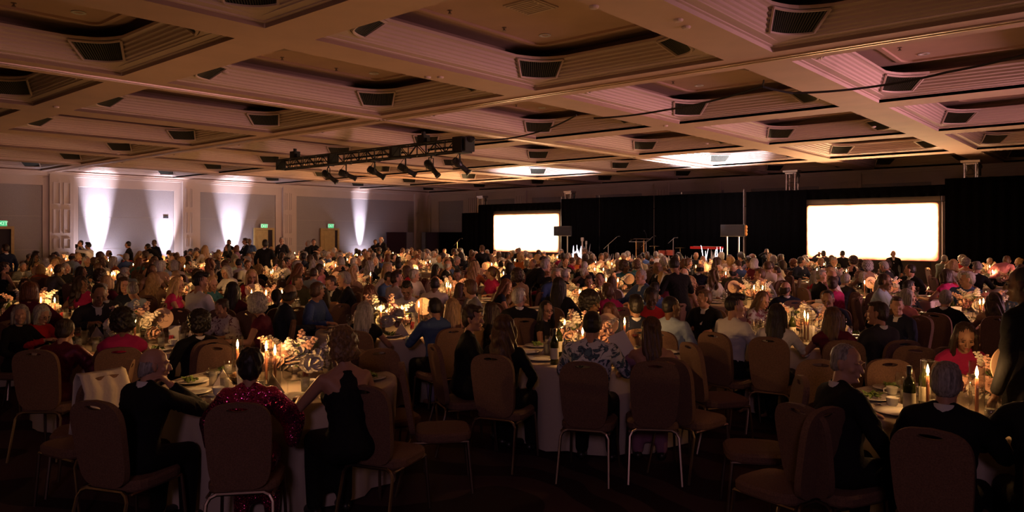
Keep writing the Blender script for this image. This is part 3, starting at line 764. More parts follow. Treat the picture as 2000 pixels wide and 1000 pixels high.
class Pose:
    def __init__(s, lean=8, side=0, twist=0, yaw=0, pitch=8, tilt=0, R=None, L=None, stand=False, fem=False, wide=1.0):
        s.__dict__.update(locals()); s.dz = .38 if stand else 0.0
        s.RT = Matrix.Rotation(math.radians(-twist), 3, 'Z') @ Matrix.Rotation(math.radians(-lean), 3, 'X') @ Matrix.Rotation(math.radians(side), 3, 'Y')
        s.piv = Vector((0, 0, .55))
        s.up = Vector((0, 0, s.dz))
        s.hc = s.tp((0, .025, 1.175))
        s.HM = Matrix.Translation(s.hc) @ Matrix.Rotation(math.radians(yaw - twist), 4, 'Z') @ Matrix.Rotation(math.radians(-pitch), 4, 'X') @ Matrix.Rotation(math.radians(tilt), 4, 'Y')
        k = .86 if fem else 1.0; s.k = k * wide
    def tp(s, p): return s.RT @ (Vector(p) - s.piv) + s.piv + s.up
TABLE = ((.27, .16, .78), (.17, .42, .79)); LAP = ((.26, .03, .76), (.12, .27, .62)); CHIN = ((.20, .38, .80), (.09, .20, 1.02)); RAISE = ((.28, .22, .92), (.16, .40, 1.16))
FORK = ((.27, .14, .80), (.14, .40, .86)); CROSS = ((.25, .22, .80), (-.02, .36, .80))
DOWN = ((.26, -.02, .74 - .0), (.25, .06, .50)); CAM = ((.24, .30, 1.02), (.08, .34, 1.14)); FOLD = ((.25, .10, .76), (.02, .26, .82)); CARRY = ((.27, .05, .78), (.20, .30, .84))
def arm_pts(P, side, spec):
    sh = P.tp((side * .165 * P.k, 0, .982))
    e = Vector((side * spec[0][0], spec[0][1], spec[0][2])) + P.up; wv = Vector((side * spec[1][0], spec[1][1], spec[1][2])) + P.up
    if P.stand or True:   # arms follow part of the torso lean
        d = P.tp((0, 0, .85)) - (Vector((0, 0, .85)) + P.up); e += d * .8; wv += d * (.9 if P.stand else .25)
    return sh, e, wv
def hand(hb, wv, d, side, s=1.0):
    d = d.normalized(); n = Vector((0, 0, -1)); n = (n - d * n.dot(d)); n = n.normalized() if n.length > .2 else Vector((0, 1, 0))
    l = d.cross(n).normalized()
    lens = [.052, .060, .056, .042]
    for k in range(4):
        o = (k - 1.5); kn = wv + d * (.088 - .004 * abs(o)) + l * (o * .0215 * side) 
        hb.hull(wv + d * .015, .020, kn, .0105)
        a = kn + d * lens[k] * .55 + n * .012 + l * (o * .003 * side); c = a + d * lens[k] * .40 + n * .024
        hb.chain(kn, .0098, a, .0085, c, .0072)
    t0 = wv + d * .03 - l * .022 * side; t1 = t0 + d * .032 - l * .028 * side + n * .008; t2 = t1 + d * .03 - l * .004 * side + n * .010
    hb.chain(t0, .014, t1, .0115, t2, .0085)
def legs(hb, P, g=0.0, skirt=False):
    for s in (-1, 1):
        if P.stand:
            h = Vector((s * .09, 0, .92)); kn = Vector((s * .10, .01, .49)); an = Vector((s * .11, -.02, .09))
        else:
            w_ = .8 if P.fem else 1.0; h = Vector((s * .09, -.01, .545)); kn = Vector((s * .12 * w_, .36, .515)); an = Vector((s * .13 * w_, .34, .10))
        hb.chain(h, .088 + g, kn, .058 + g, an + (kn - an) * .62, .056 + g, an, .038 + g * 1.3)
        if g == 0: hb.chain(an, .038, an + Vector((0, .03, -.05)), .036, an + Vector((s * .01, .14, -.065)), .026)
    if skirt:
        if P.stand: hb.chain((0, 0, .98), (.17, .12, .1), (0, .02, .5), (.19, .13, .1))
        else:
            hb.hull((-.075, .0, .545), .098, (.075, .0, .545), .098, (-.10, .36, .52), .072, (.10, .36, .52), .072)
            hb.hull((-.10, .36, .50), .07, (.10, .36, .50), .07, (-.09, .37, .20), .06, (.09, .37, .20), .06)
def torso(hb, P, g=0.0, top=1.0):
    k = P.k; t = P.tp; f = P.fem
    hb.hull(P.up + Vector((0, -.01, .56)), (.155 * k + g, .12 + g, .10 + g), t((0, -.01, .70)), ((.125 if f else .138) * k + g, .10 + g, .08))
    hb.hull(t((0, -.01, .70)), ((.125 if f else .138) * k + g, .10 + g, .08), t((0, 0, .88)), (.155 * k + g, .112 + g, .09))
    if top >= 1: 
        hb.hull(t((0, 0, .88)), (.155 * k + g, .112 + g, .09), t((-.130 * k, -.01, .972)), .055 + g, t((.130 * k, -.01, .972)), .055 + g)
        hb.hull(t((0, -.015, 1.0)), (.10 * k + g * .6, .065 + g * .5, .05 + g * .6), t((-.15 * k, -.005, .978)), .046 + g * .8, t((.15 * k, -.005, .978)), .046 + g * .8)
        for s in (-1, 1): hb.hull(t((s * .035, -.022, 1.045)), .030 + g * .4, t((s * .12 * k, -.012, 1.0)), .034 + g * .5)
    if f: 
        for s in (-1, 1): hb.hull(t((s * .07, .07, .87)), .058 + g * .8, t((s * .07, .02, .93)), .05)
def head(hb, P):
    M = P.HM; R = M.to_3x3(); q = lambda *p: M @ Vector(p)
    def hh(*a): hb.hull(*a, M=R)
    fem = P.fem
    hh(q(0, -.014, .030), (.075, .093, .088))
    hh(q(0, .012, .0), (.066, .074, .075), q(0, .050 if not fem else .046, -.090), (.030 if not fem else .024, .024, .018), q(0, .01, -.07), (.052, .05, .03))
    hh(q(0, .090, .012), .0075, q(0, .104, -.022), (.0125, .012, .010))
    hh(q(0, .086, -.050), (.022, .010, .010)); hh(q(0, .078, -.088), (.018, .012, .012))
    for s in (-1, 1):
        hh(q(s * .030, .080, .030), (.020, .010, .006)); hh(q(s * .040, .062, -.018), (.020, .018, .018))
        hh(q(s * .076, -.004, .008), (.009, .016, .020), q(s * .072, .004, -.026), (.007, .010, .010))
    hb.chain(P.tp((0, -.012, 1.0)), .062 * (0.9 if fem else 1), P.tp((0, -.006, 1.06)), .053 * (.88 if fem else 1), q(0, -.018, -.05), .055 * (.88 if fem else 1))
def body_mesh(name, P, tris=9000, voxel=.0075):
    hb = HB(); torso(hb, P); head(hb, P); legs(hb, P)
    for side, spec in ((1, P.R), (-1, P.L)):
        sh, e, wv = arm_pts(P, side, spec)
        hb.chain(sh, .052 * P.k, sh.lerp(e, .45), .047 * P.k, e, .038 * P.k, e.lerp(wv, .3), .041 * P.k, wv, .026)
        hand(hb, wv, (wv - e), side)
    return hb.fuse(name, voxel, tris, 1)
def top_mesh(name, P, kind, tris=3600):
    hb = HB(); g = dict(suit=.022, shirt=.015, blouse=.014, tee=.014, dress=.013, halter=.015, offshoulder=.015, gown=.014)[kind]
    k = P.k
    if kind in ('suit', 'shirt', 'blouse', 'tee'):
        torso(hb, P, g)
        hb.hull(P.tp((0, -.012, 1.02)), (.062 + g * .5, .062 + g * .5, .02), P.tp((-.08, -.01, 1.0)), .04, P.tp((.08, -.01, 1.0)), .04)
        for side, spec in ((1, P.R), (-1, P.L)):
            sh, e, wv = arm_pts(P, side, spec)
            if kind == 'suit': sh2 = sh + Vector((side * .010, 0, -.012)); hb.chain(sh2, .060, sh2.lerp(e, .5), .059, e, .052, e.lerp(wv, .88), .040); hb.hull(P.tp((side * .05, -.015, 1.03)), .035, sh2 + Vector((0, 0, .018)), .042)
            elif kind == 'tee': hb.chain(sh, .062 * k, sh.lerp(e, .6), .058 * k)
            else: hb.chain(sh, .058 * k + .006, sh.lerp(e, .5), .058 * k, e, .050 * k, e.lerp(wv, .9), .036)
        if kind == 'suit': hb.hull(P.up + Vector((0, -.02, .50)), (.18, .13, .06), P.up + Vector((0, -.01, .62)), (.175, .135, .08))
    elif kind == 'dress':
        torso(hb, P, g)
        for side, spec in ((1, P.R), (-1, P.L)):
            sh, e, wv = arm_pts(P, side, spec); hb.chain(P.tp((side * .12 * k, 0, 1.0)), .058, sh.lerp(e, .16), .060)
    elif kind == 'halter':
        torso(hb, P, g, .5)
        hb.hull(P.tp((0, 0, .88)), (.150 * k + g, .115 + g, .06), P.tp((0, -.012, 1.02)), (.067, .07, .03))
    elif kind == 'offshoulder':
        torso(hb, P, g, .5)
        for side, spec in ((1, P.R), (-1, P.L)):
            sh, e, wv = arm_pts(P, side, spec); a = sh.lerp(e, .28); c = sh.lerp(e, .62)
            hb.chain(a, .058 * k + .004, c, .058 * k)
            hb.hull(a, .055, P.tp((0, .02 * side * side, .915)), (.14, .115, .035))
    elif kind == 'gown':
        torso(hb, P, g)
        for side, spec in ((1, P.R), (-1, P.L)):   # loose wide sleeve
            sh, e, wv = arm_pts(P, side, spec); hb.chain(sh, .068, sh.lerp(e, .5), .078, e, .085, e + Vector((0, -.03, -.14)), .05); hb.hull(e, .07, e.lerp(wv, .5), .05)
    fold = lambda co, no: co + no * (.0045 * np.sin(co[:, 2] * 75 + 9 * np.sin(co[:, 0] * 17) + 7 * np.sin(co[:, 1] * 21)) * np.clip((.96 + P.dz - co[:, 2]) * 12, 0, 1) * np.clip((co[:, 2] - .68 - P.dz) * 8, 0, 1))[:, None]
    return hb.fuse(name, .0115, tris, 2, fold)
def bottom_mesh(name, P, skirt):
    hb = HB(); legs(hb, P, .014, skirt)
    hb.hull(P.up + Vector((0, -.01, .55)), (.178 * P.k, .142, .10), P.tp((0, -.01, .66)), (.158 * P.k, .124, .05))
    return hb.fuse(name, .015, 1600, 2)
def collar_mesh(name, P):
    b = MB(); n = 16; V = []; R = P.RT
    for (r, z, yy) in ((.070, 1.015, 0), (.067, 1.062, 0), (.061, 1.065, 0), (.063, 1.02, 0)):
        for k in range(n):
            a = 2 * PI * k / n; v = P.tp((r * math.cos(a), -.008 + r * 1.03 * math.sin(a) - .02 * (z - 1.015), z - .022 * max(0, math.sin(a)))); V.append(v)
    b.add(V, [(i * n + k, i * n + (k + 1) % n, (i + 1) * n + (k + 1) % n, (i + 1) * n + k) for i in range(3) for k in range(n)])
    # shirt front V
    b.add([P.tp(p) for p in ((-.035, .062, 1.02), (.035, .062, 1.02), (.012, .142, .84), (-.012, .142, .84))], [(0, 1, 2, 3)])
    me = b.mesh(name, [None] if False else [], True); me.materials.append(None); return me
def shoes_mesh(P):
    b = HB()
    for s in (-1, 1):
        an = Vector((s * .11, -.02, .09)) if P.stand else Vector((s * .13 * (.8 if P.fem else 1), .34, .10))
        b.hull(an + Vector((0, -.03, -.055)), .042, an + Vector((0, .06, -.062)), .040, an + Vector((s * .012, .17, -.068)), (.038, .04, .028))
    return b.fuse('shoes', .012, 500, 1)

# hair in head space (face towards +Y)
def strands(amp, fr, seedv):
    def f(co, no):
        a = np.arctan2(co[:, 0], -co[:, 1] - .02); z = co[:, 2]
        return co + no * (amp * np.sin(a * fr + seedv + 2.5 * np.sin(z * 14 + seedv) + 1.1 * np.sin(z * 33)))[:, None]
    return f
def hair_mesh(kind, seedv=0.0):
    hb = HB(); V = 0.0075; D = strands(.0028, 26, seedv); T = 2600
    cap = lambda g=0.0: hb.hull((0, -.030, .036), (.083 + g, .091 + g, .093 + g))
    if kind == 'short': cap(-.001); hb.hull((0, -.045, -.01), (.080, .068, .075)); hb.hull((0, .030, .098), (.052, .045, .022), (0, -.02, .105), (.06, .05, .024)); D = strands(.0025, 34, seedv)
    if kind == 'crew': hb.hull((0, -.024, .036), (.079, .090, .088)); hb.hull((0, -.04, -.01), (.077, .066, .062)); D = strands(.001, 40, seedv)
    if kind == 'balding': 
        for s in (-1, 1): hb.hull((s * .064, -.02, .0), (.015, .045, .040), (s * .045, -.075, -.025), (.03, .025, .055))
        hb.hull((-.03, -.086, -.03), (.03, .018, .062), (.03, -.086, -.03), (.03, .018, .062)); T = 1200
    if kind == 'quiff': cap(-.002); hb.hull((0, .05, .108), (.05, .045, .035), (0, -.02, .115), (.062, .06, .03)); D = strands(.005, 22, seedv)
    if kind in ('long', 'longwavy'):
        wv = kind == 'longwavy'; g = .014 if wv else .004
        cap(g); hb.hull((0, -.045, -.02), (.092 + g, .070 + g, .09), (0, -.075, -.16), (.100 + g, .045 + g, .07)); hb.hull((0, -.075, -.16), (.100 + g, .042 + g, .07), (0, -.105, -.31), (.082 + g, .030 + g * .6, .05))
        for s in (-1, 1): hb.chain((s * .075, .012, .02), (.018 + g, .034, .04), (s * .083, .016, -.10), (.018 + g, .034, .05), (s * .088, .02, -.22), (.02 + g, .024, .04))
        if wv: D = lambda co, no: co + no * (.010 * np.sin(co[:, 2] * 42 + 3 * np.sin(co[:, 0] * 30 + seedv) + np.arctan2(co[:, 0], -co[:, 1]) * 7))[:, None]
        T = 3600
    if kind == 'halfup':
        cap(.003); hb.hull((0, -.06, -.02), (.088, .05, .08), (0, -.085, -.17), (.085, .036, .07)); hb.chain((0, -.085, -.17), (.08, .034, .06), (.01, -.10, -.28), (.045, .024, .04)); hb.hull((0, -.115, .05), (.03, .022, .03)); D = strands(.005, 18, seedv)
    if kind == 'bob': cap(.008); hb.hull((0, -.035, -.01), (.097, .078, .07), (0, -.03, -.095), (.095, .072, .03)); [hb.hull((s * .078, .018, .02), (.02, .034, .04), (s * .084, .02, -.085), (.018, .032, .03)) for s in (-1, 1)]
    if kind == 'pixie': cap(.006); hb.hull((0, -.05, -.02), (.080, .062, .075)); hb.hull((0, .040, .092), (.062, .045, .03), (0, -.03, .10), (.07, .06, .035)); D = lambda co, no: co + no * (.006 * np.sin(co[:, 0] * 95 + seedv) * np.sin(co[:, 1] * 80 + co[:, 2] * 60))[:, None]
    if kind == 'updo': cap(.004); hb.hull((0, -.05, -.015), (.078, .058, .07)); hb.hull((0, -.105, .05), (.050, .042, .045)); D = strands(.003, 30, seedv)
    if kind in ('curly', 'afro'):
        g = .034 if kind == 'afro' else .018
        hb.hull((0, -.032, .045), (.085 + g, .093 + g, .090 + g)); hb.hull((0, -.045, -.02), (.085 + g, .062 + g, .075))
        if kind == 'curly': hb.hull((0, -.05, -.03), (.088 + g, .06 + g, .05), (0, -.05, -.06), (.078 + g, .05 + g, .02))
        D = lambda co, no: co + no * (.010 * np.sin(co[:, 0] * 105 + seedv) * np.sin(co[:, 1] * 98 + 1) * np.sin(co[:, 2] * 90 + 2) + .004 * np.sin(co[:, 0] * 230) * np.sin(co[:, 2] * 210))[:, None]
        T = 4200
    if kind == 'ponytail': cap(.0); hb.hull((0, -.05, -.01), (.076, .058, .07)); hb.chain((0, -.11, .06), .028, (0, -.155, .0), .032, (0, -.15, -.16), .026, (0, -.135, -.25), .012)
    return hb.fuse('hair_' + kind, V, T, 1, D)

def hairmat(name, col, rough=.5):
    m = mat(name, col, rough, spec=.45); N, L = nodes_of(m); b = N['Principled BSDF']
    tc = N.new('ShaderNodeTexCoord'); wv = N.new('ShaderNodeTexNoise'); wv.inputs['Scale'].default_value = 60
    mp = N.new('ShaderNodeMapping'); mp.inputs['Scale'].default_value = (1.6, 1.6, .12)
    r = N.new('ShaderNodeValToRGB'); r.color_ramp.elements[0].position = .35; r.color_ramp.elements[1].position = .65
    r.color_ramp.elements[0].color = (*[c * .55 for c in col], 1); r.color_ramp.elements[1].color = (*[min(1, c * 1.35) for c in col], 1)
    bp = N.new('ShaderNodeBump'); bp.inputs['Strength'].default_value = .5; bp.inputs['Distance'].default_value = .006
    L.new(tc.outputs['Object'], mp.inputs['Vector']); L.new(mp.outputs[0], wv.inputs['Vector']); L.new(wv.outputs['Fac'], r.inputs[0]); L.new(r.outputs[0], b.inputs['Base Color']); L.new(wv.outputs['Fac'], bp.inputs['Height']); L.new(bp.outputs[0], b.inputs['Normal'])
    return m
HAIRC = {'black': (0.012, .009, .008), 'dark brown': (.035, .018, .010), 'brown': (.085, .042, .020), 'auburn': (.13, .045, .018), 'blond': (.42, .26, .12), 'grey': (.30, .27, .25), 'white': (.40, .37, .34), 'dark blond': (.20, .115, .05)}
HM_ = {k: hairmat('hair_' + k.replace(' ', '_'), v) for k, v in HAIRC.items()}
def skinmat(n, c):
    m = mat(n, c, .5, spec=.35, noise=(9, .06)); return m
SKINS = [skinmat('skin_%s' % n, c) for n, c in (('fair', (.50, .28, .19)), ('light', (.42, .22, .145)), ('tan', (.30, .155, .095)), ('brown', (.17, .085, .05)), ('deep', (.075, .038, .025)))]
CLOTHC = {'black': (.008, .008, .009), 'navy': (.012, .016, .035), 'charcoal': (.03, .03, .034), 'white': (.68, .66, .66), 'cream': (.60, .52, .42), 'red': (.42, .02, .025), 'magenta': (.42, .02, .11), 'pink': (.62, .22, .28), 'burgundy': (.10, .012, .03), 'mauve': (.30, .14, .22),
          'light blue': (.30, .38, .50), 'blue': (.05, .09, .22), 'olive': (.08, .08, .04), 'tan': (.35, .22, .13), 'teal': (.05, .17, .18), 'lavender': (.30, .25, .38), 'grey': (.18, .18, .19), 'orange': (.5, .14, .04)}
CM = {k: mat('cloth_' + k.replace(' ', '_'), v, .85, spec=.2, bump=(45, .25)) for k, v in CLOTHC.items()}
CM['white'] = mat('cloth_white_cotton', (.68, .66, .66), .8, spec=.2, bump=(25, .5))
def sequin():
    m = mat('magenta_sequins', (.50, .05, .20), .16, .9); N, L = nodes_of(m); b = N['Principled BSDF']
    tc = N.new('ShaderNodeTexCoord'); v = N.new('ShaderNodeTexVoronoi'); v.inputs['Scale'].default_value = 150
    L.new(tc.outputs['Object'], v.inputs['Vector'])
    sb = N.new('ShaderNodeVectorMath'); sb.operation = 'SUBTRACT'; sb.inputs[1].default_value = (.5, .5, .5); L.new(v.outputs['Color'], sb.inputs[0])
    sc = N.new('ShaderNodeVectorMath'); sc.operation = 'SCALE'; sc.inputs['Scale'].default_value = .9; L.new(sb.outputs[0], sc.inputs[0])
    g = N.new('ShaderNodeNewGeometry'); ad = N.new('ShaderNodeVectorMath'); L.new(g.outputs['Normal'], ad.inputs[0]); L.new(sc.outputs[0], ad.inputs[1])
    nm = N.new('ShaderNodeVectorMath'); nm.operation = 'NORMALIZE'; L.new(ad.outputs[0], nm.inputs[0]); L.new(nm.outputs[0], b.inputs['Normal']); return m
def floral(name, base, spot, scale, thr, spot2=None):
    m = mat(name, base, .8, spec=.2); N, L = nodes_of(m); b = N['Principled BSDF']
    tc = N.new('ShaderNodeTexCoord'); v = N.new('ShaderNodeTexNoise'); v.inputs['Scale'].default_value = scale; v.inputs['Detail'].default_value = 6; v.inputs['Distortion'].default_value = 1.2
    r = N.new('ShaderNodeValToRGB'); r.color_ramp.interpolation = 'LINEAR'; e = r.color_ramp.elements; e[0].position = thr - .03; e[0].color = (*base, 1); e[1].position = thr + .03; e[1].color = (*spot, 1)
    if spot2: k = r.color_ramp.elements.new(thr + .12); k.color = (*spot2, 1)
    L.new(tc.outputs['Object'], v.inputs['Vector']); L.new(v.outputs['Fac'], r.inputs[0]); L.new(r.outputs[0], b.inputs['Base Color']); return m
CM['magenta sequin'] = sequin()
CM['blue floral white'] = floral('cloth_blue_floral', (.62, .62, .66), (.015, .03, .06), 16, .53, (.10, .16, .22))
CM['white and plum floral'] = floral('cloth_plum_floral', (.62, .55, .60), (.12, .02, .06), 18, .58)
CM['dark red sequin'] = mat('cloth_dark_red_sequin', (.12, .01, .03), .5, .5, noise=(120, .5))
CM['grey floral'] = floral('cloth_grey_floral', (.35, .33, .40), (.16, .05, .08), 14, .52)
M_EYE = mat('eye_dark', (.02, .015, .012), .25); M_LIP = mat('lips', (.35, .07, .07), .45); M_SHOE = mat('shoe_leather', (.012, .011, .011), .4)
eye_me = []; brow_me = []
for s in (-1, 1):
    b = MB(); b.sphere((s * .030, .0815, .008), (.0125, .006, .0055), 8, 6); eye_me.append(b.mesh('eye', [M_EYE], True))
    b = MB(); b.tube([(s * .014, .090, .026), (s * .030, .0915, .031), (s * .047, .082, .025)], [.0022, .003, .0015], 5); brow_me.append(b.mesh('eyebrow', [HM_['dark brown']], True))
b = MB(); b.sphere((0, .0945, -.047), (.0185, .006, .0035), 8, 4); b.sphere((0, .0945, -.0535), (.0165, .0065, .004), 8, 4); lip_me = b.mesh('lips', [M_LIP], True)
b = MB()
for s in (-1, 1): 
    b.tube([(s * .032 + .019 * math.cos(a), .099, .008 + .015 * math.sin(a)) for a in [2 * PI * k / 10 for k in range(11)]], .0016, 4)
    b.tube([(s * .051, .098, .010), (s * .080, .0, .012)], .0016, 4)
b.tube([(-.013, .1, .011), (.013, .1, .011)], .0016, 4); glasses_me = b.mesh('eyeglasses', [M_BLACKPL])
b = MB(); [b.tube([(s * .081, .002, -.034), (s * .082, .002, -.06)], .005, 5) for s in (-1, 1)]; ear_me = b.mesh('earrings', [M_CHROME])

POSES = {}
def addpose(n, **k): POSES[n] = Pose(**k)
for sx, fem in (('m', False), ('f', True)):
    w_ = 1.0
    addpose(sx + '_table', lean=8, pitch=10, R=TABLE, L=TABLE, fem=fem)
    addpose(sx + '_eat', lean=16, pitch=24, R=FORK, L=TABLE, fem=fem)
    addpose(sx + '_right', lean=4, twist=12, yaw=-38, pitch=4, R=LAP, L=TABLE, fem=fem)      # head turned to own right is -yaw
    addpose(sx + '_left', lean=4, twist=-12, yaw=40, pitch=4, R=TABLE, L=LAP, fem=fem)
    addpose(sx + '_back', lean=-6, pitch=0, yaw=10, R=LAP, L=LAP, fem=fem)
    addpose(sx + '_farleft', lean=6, twist=-20, yaw=62, pitch=8, side=4, R=TABLE, L=LAP, fem=fem)
    addpose(sx + '_farright', lean=6, twist=20, yaw=-62, pitch=8, side=-4, R=LAP, L=TABLE, fem=fem)
addpose('m_chin', lean=12, twist=8, yaw=-42, pitch=6, R=CHIN, L=TABLE)
addpose('m_stand', lean=0, pitch=4, yaw=15, R=DOWN, L=DOWN, stand=True)
addpose('m_fold', lean=2, pitch=6, yaw=-20, R=FOLD, L=FOLD, stand=True)
addpose('m_camera', lean=4, pitch=-4, yaw=-5, R=CAM, L=CAM, stand=True)
addpose('m_carry', lean=12, pitch=16, yaw=-38, R=CARRY, L=CARRY, stand=True)
addpose('m_bend', lean=44, pitch=6, yaw=12, R=CARRY, L=CARRY, stand=True)
addpose('f_stand', lean=0, pitch=4, yaw=-15, R=DOWN, L=FOLD, stand=True, fem=True)
_cache = {}
def cached(key, fn):
    if key not in _cache: _cache[key] = fn()
    return _cache[key]
HAIRNAMES = {'short': 'short %s hair', 'crew': 'cropped %s hair', 'balding': 'bald crown and %s fringe', 'quiff': 'thick %s quiff', 'long': 'long straight %s hair', 'longwavy': 'long wavy %s hair', 'halfup': 'half-up %s hair', 'bob': '%s bob', 'pixie': 'short swept %s hair', 'updo': '%s updo', 'curly': 'curly %s hair', 'afro': 'round curly %s hair', 'ponytail': '%s ponytail'}
TOPNAMES = {'suit': '%s suit', 'shirt': '%s shirt', 'blouse': '%s blouse', 'tee': '%s short-sleeved top', 'dress': 'sleeveless %s dress', 'halter': '%s halter dress', 'offshoulder': '%s off-shoulder dress', 'gown': '%s wide-sleeved dress'}
def describe(top, tcol, hair, hcol): return '%s, %s' % (TOPNAMES[top] % tcol, HAIRNAMES[hair] % hcol)
def person(pose, top, tcol, hair, hcol, skin, loc, rz, sc=1.0, label='', group=None, face=False, extra=(), shoes=False):
    P = POSES[pose]
    o = empty('person', (loc[0], loc[1], 0), rz); o.scale = (sc, sc, sc)
    tag(o, label, 'person', group)
    bd = link('body', cached(('body', pose), lambda: body_mesh('body_' + pose, P)), o, mat=SKINS[skin])
    cl = 'jacket' if top == 'suit' else ('shirt' if top in ('shirt', 'tee') else ('blouse' if top == 'blouse' else 'dress_bodice'))
    link(cl, cached(('top', pose, top), lambda: top_mesh(cl + '_' + pose, P, top)), o, mat=CM[tcol])
    sk = top in ('dress', 'halter', 'offshoulder', 'gown')
    link('skirt' if sk else 'trousers', cached(('bot', pose, sk), lambda: bottom_mesh('bottom_' + pose, P, sk)), o, mat=CM[tcol] if sk else CM['black' if tcol != 'navy' else 'navy'])
    if top in ('suit',): link('shirt_collar', cached(('col', pose), lambda: collar_mesh('collar_' + pose, P)), o, mat=CM['white'])
    h = link('hair', cached(('hair', hair), lambda: hair_mesh(hair, len(hair) * 1.3)), o, mat=HM_[hcol]); h.matrix_local = P.HM
    if face:
        for nm, me in (('eye', eye_me[0]), ('eye', eye_me[1]), ('eyebrow', brow_me[0]), ('eyebrow', brow_me[1]), ('lips', lip_me)):
            q = link(nm, me, o); q.matrix_local = P.HM
    for nm in extra:
        q = link(nm, {'eyeglasses': glasses_me, 'earrings': ear_me}[nm], o); q.matrix_local = P.HM
    if P.stand or shoes: link('shoes', cached(('shoes', P.stand, P.fem), lambda: shoes_mesh(P)), o, mat=M_SHOE)
    return o
# ------------------------------------------------------------------ banquet chair
def chair_parts():
    # backrest: tapered slab with rounded top and an oval hand slot
    n = 36; outer = []; inner = []
    for k in range(n):
        t = 2 * PI * k / n; c, s = math.cos(t), math.sin(t)
        e = .45
        x = (abs(c) ** e) * (1 if c >= 0 else -1); z = (abs(s) ** e) * (1 if s >= 0 else -1)
        z_ = .675 + z * .255; wdt = .185 + .030 * (z + 1) / 2
        if z > 0: z_ += .028 * math.cos(x * PI / 2)
        outer.append((x * wdt * .93, z_)); inner.append((.062 * c, .915 + .014 * s))
    def yy(z, th): return -.215 - (z - .42) * .17 + th
    b = MB(); V = []
    for loop, th in ((outer, .020), (inner, .020), (inner, -.022), (outer, -.022)): V += [(x, yy(z, th), z) for x, z in loop]
    # slightly inset front rim for softness
    V = [(x * (1), y, z) for x, y, z in V]
    Fs = [(i * n + k, ((i + 1) % 4) * n + k, ((i + 1) % 4) * n + (k + 1) % n, i * n + (k + 1) % n) for i in range(4) for k in range(n)]
    b.add(V, Fs); back = b.mesh('backrest', [M_CHAIR]); 
    b = MB(); b.tube([(.065 * math.cos(a), yy(.915, .0), .915 + .017 * math.sin(a)) for a in [2 * PI * k / 16 for k in range(17)]], .006, 5)
    handle = b.mesh('hand_slot_rim', [M_CHROME])
    b = MB(); P = []
    for k in range(20):
        t = 2 * PI * k / 20; c, s = math.cos(t), math.sin(t); P.append(((abs(c) ** .5) * (1 if c > 0 else -1) * .215, (abs(s) ** .5) * (1 if s > 0 else -1) * .215 + .01))
    V = []
    for sc_, z in ((.96, .385), (1, .40), (1, .435), (.94, .452), (.6, .46)): V += [(x * sc_, y * sc_, z) for x, y in P]
    b.add(V, [(i * 20 + k, i * 20 + (k + 1) % 20, (i + 1) * 20 + (k + 1) % 20, (i + 1) * 20 + k) for i in range(4) for k in range(20)] + [tuple(range(20))[::-1], tuple(range(80, 100))])
    seat = b.mesh('seat', [M_CHAIR])
    def tb(pts, r=.0115): b = MB(); b.tube(pts, r, 6); return b.mesh('leg', [M_CHROME])
    fl_ = [tb([(s * .19, .19, .385), (s * .205, .225, .0)]) for s in (-1, 1)]
    rl_ = [tb([(s * .135, -.235, .40), (s * .17, -.245, .385), (s * .19, -.255, .35), (s * .205, -.345, .0)]) for s in (-1, 1)]
    fr = MB(); fr.tube([(-.14, -.235, .40), (.14, -.235, .40)], .0115, 6); fr.tube([(-.19, -.23, .385), (-.19, .19, .385)], .010, 6); fr.tube([(.19, -.23, .385), (.19, .19, .385)], .010, 6)
    fr.tube([(-.19, .19, .385), (.19, .19, .385)], .010, 6); frame = fr.mesh('seat_frame', [M_CHROME])
    return back, handle, seat, fl_, rl_, frame
CH = chair_parts()
def chair(loc, rz, label, group='banquet chairs', parts=True):
    if not parts:
        o = link('banquet_chair', chair_one, None, (loc[0], loc[1], 0), (0, 0, rz)); return tag(o, label, 'chair', group)
    o = empty('banquet_chair', (loc[0], loc[1], 0), rz); tag(o, label, 'chair', group)
    bk = link('backrest', CH[0], o); link('hand_slot_rim', CH[1], bk); link('seat', CH[2], o)
    for m in CH[3] + CH[4]: link('leg', m, o)
    link('seat_frame', CH[5], o); return o
def joined(name, items, mats):
    """items: (mesh, matrix, matindex or None) -> one mesh"""
    VV = []; FF = []; MI = []; n = 0
    for me, M, mi in items:
        co = np.empty(len(me.vertices) * 3, 'f'); me.vertices.foreach_get('co', co); co = co.reshape(-1, 3)
        A = np.array(M); VV.append(co @ A[:3, :3].T + A[:3, 3])
        for p in me.polygons: FF.append(tuple(n + v for v in p.vertices)); MI.append(p.material_index if mi is None else mi)
        n += len(co)
    out = bpy.data.meshes.new(name); out.from_pydata(np.concatenate(VV).tolist(), [], FF)
    for m in mats: out.materials.append(m)
    out.polygons.foreach_set('material_index', MI); out.update(); return out
I4 = Matrix()
chair_one = joined('banquet_chair', [(CH[0], I4, 0), (CH[2], I4, 0)] + [(m, I4, 1) for m in CH[3] + CH[4]] + [(CH[5], I4, 1)], [M_CHAIR, M_CHROME])

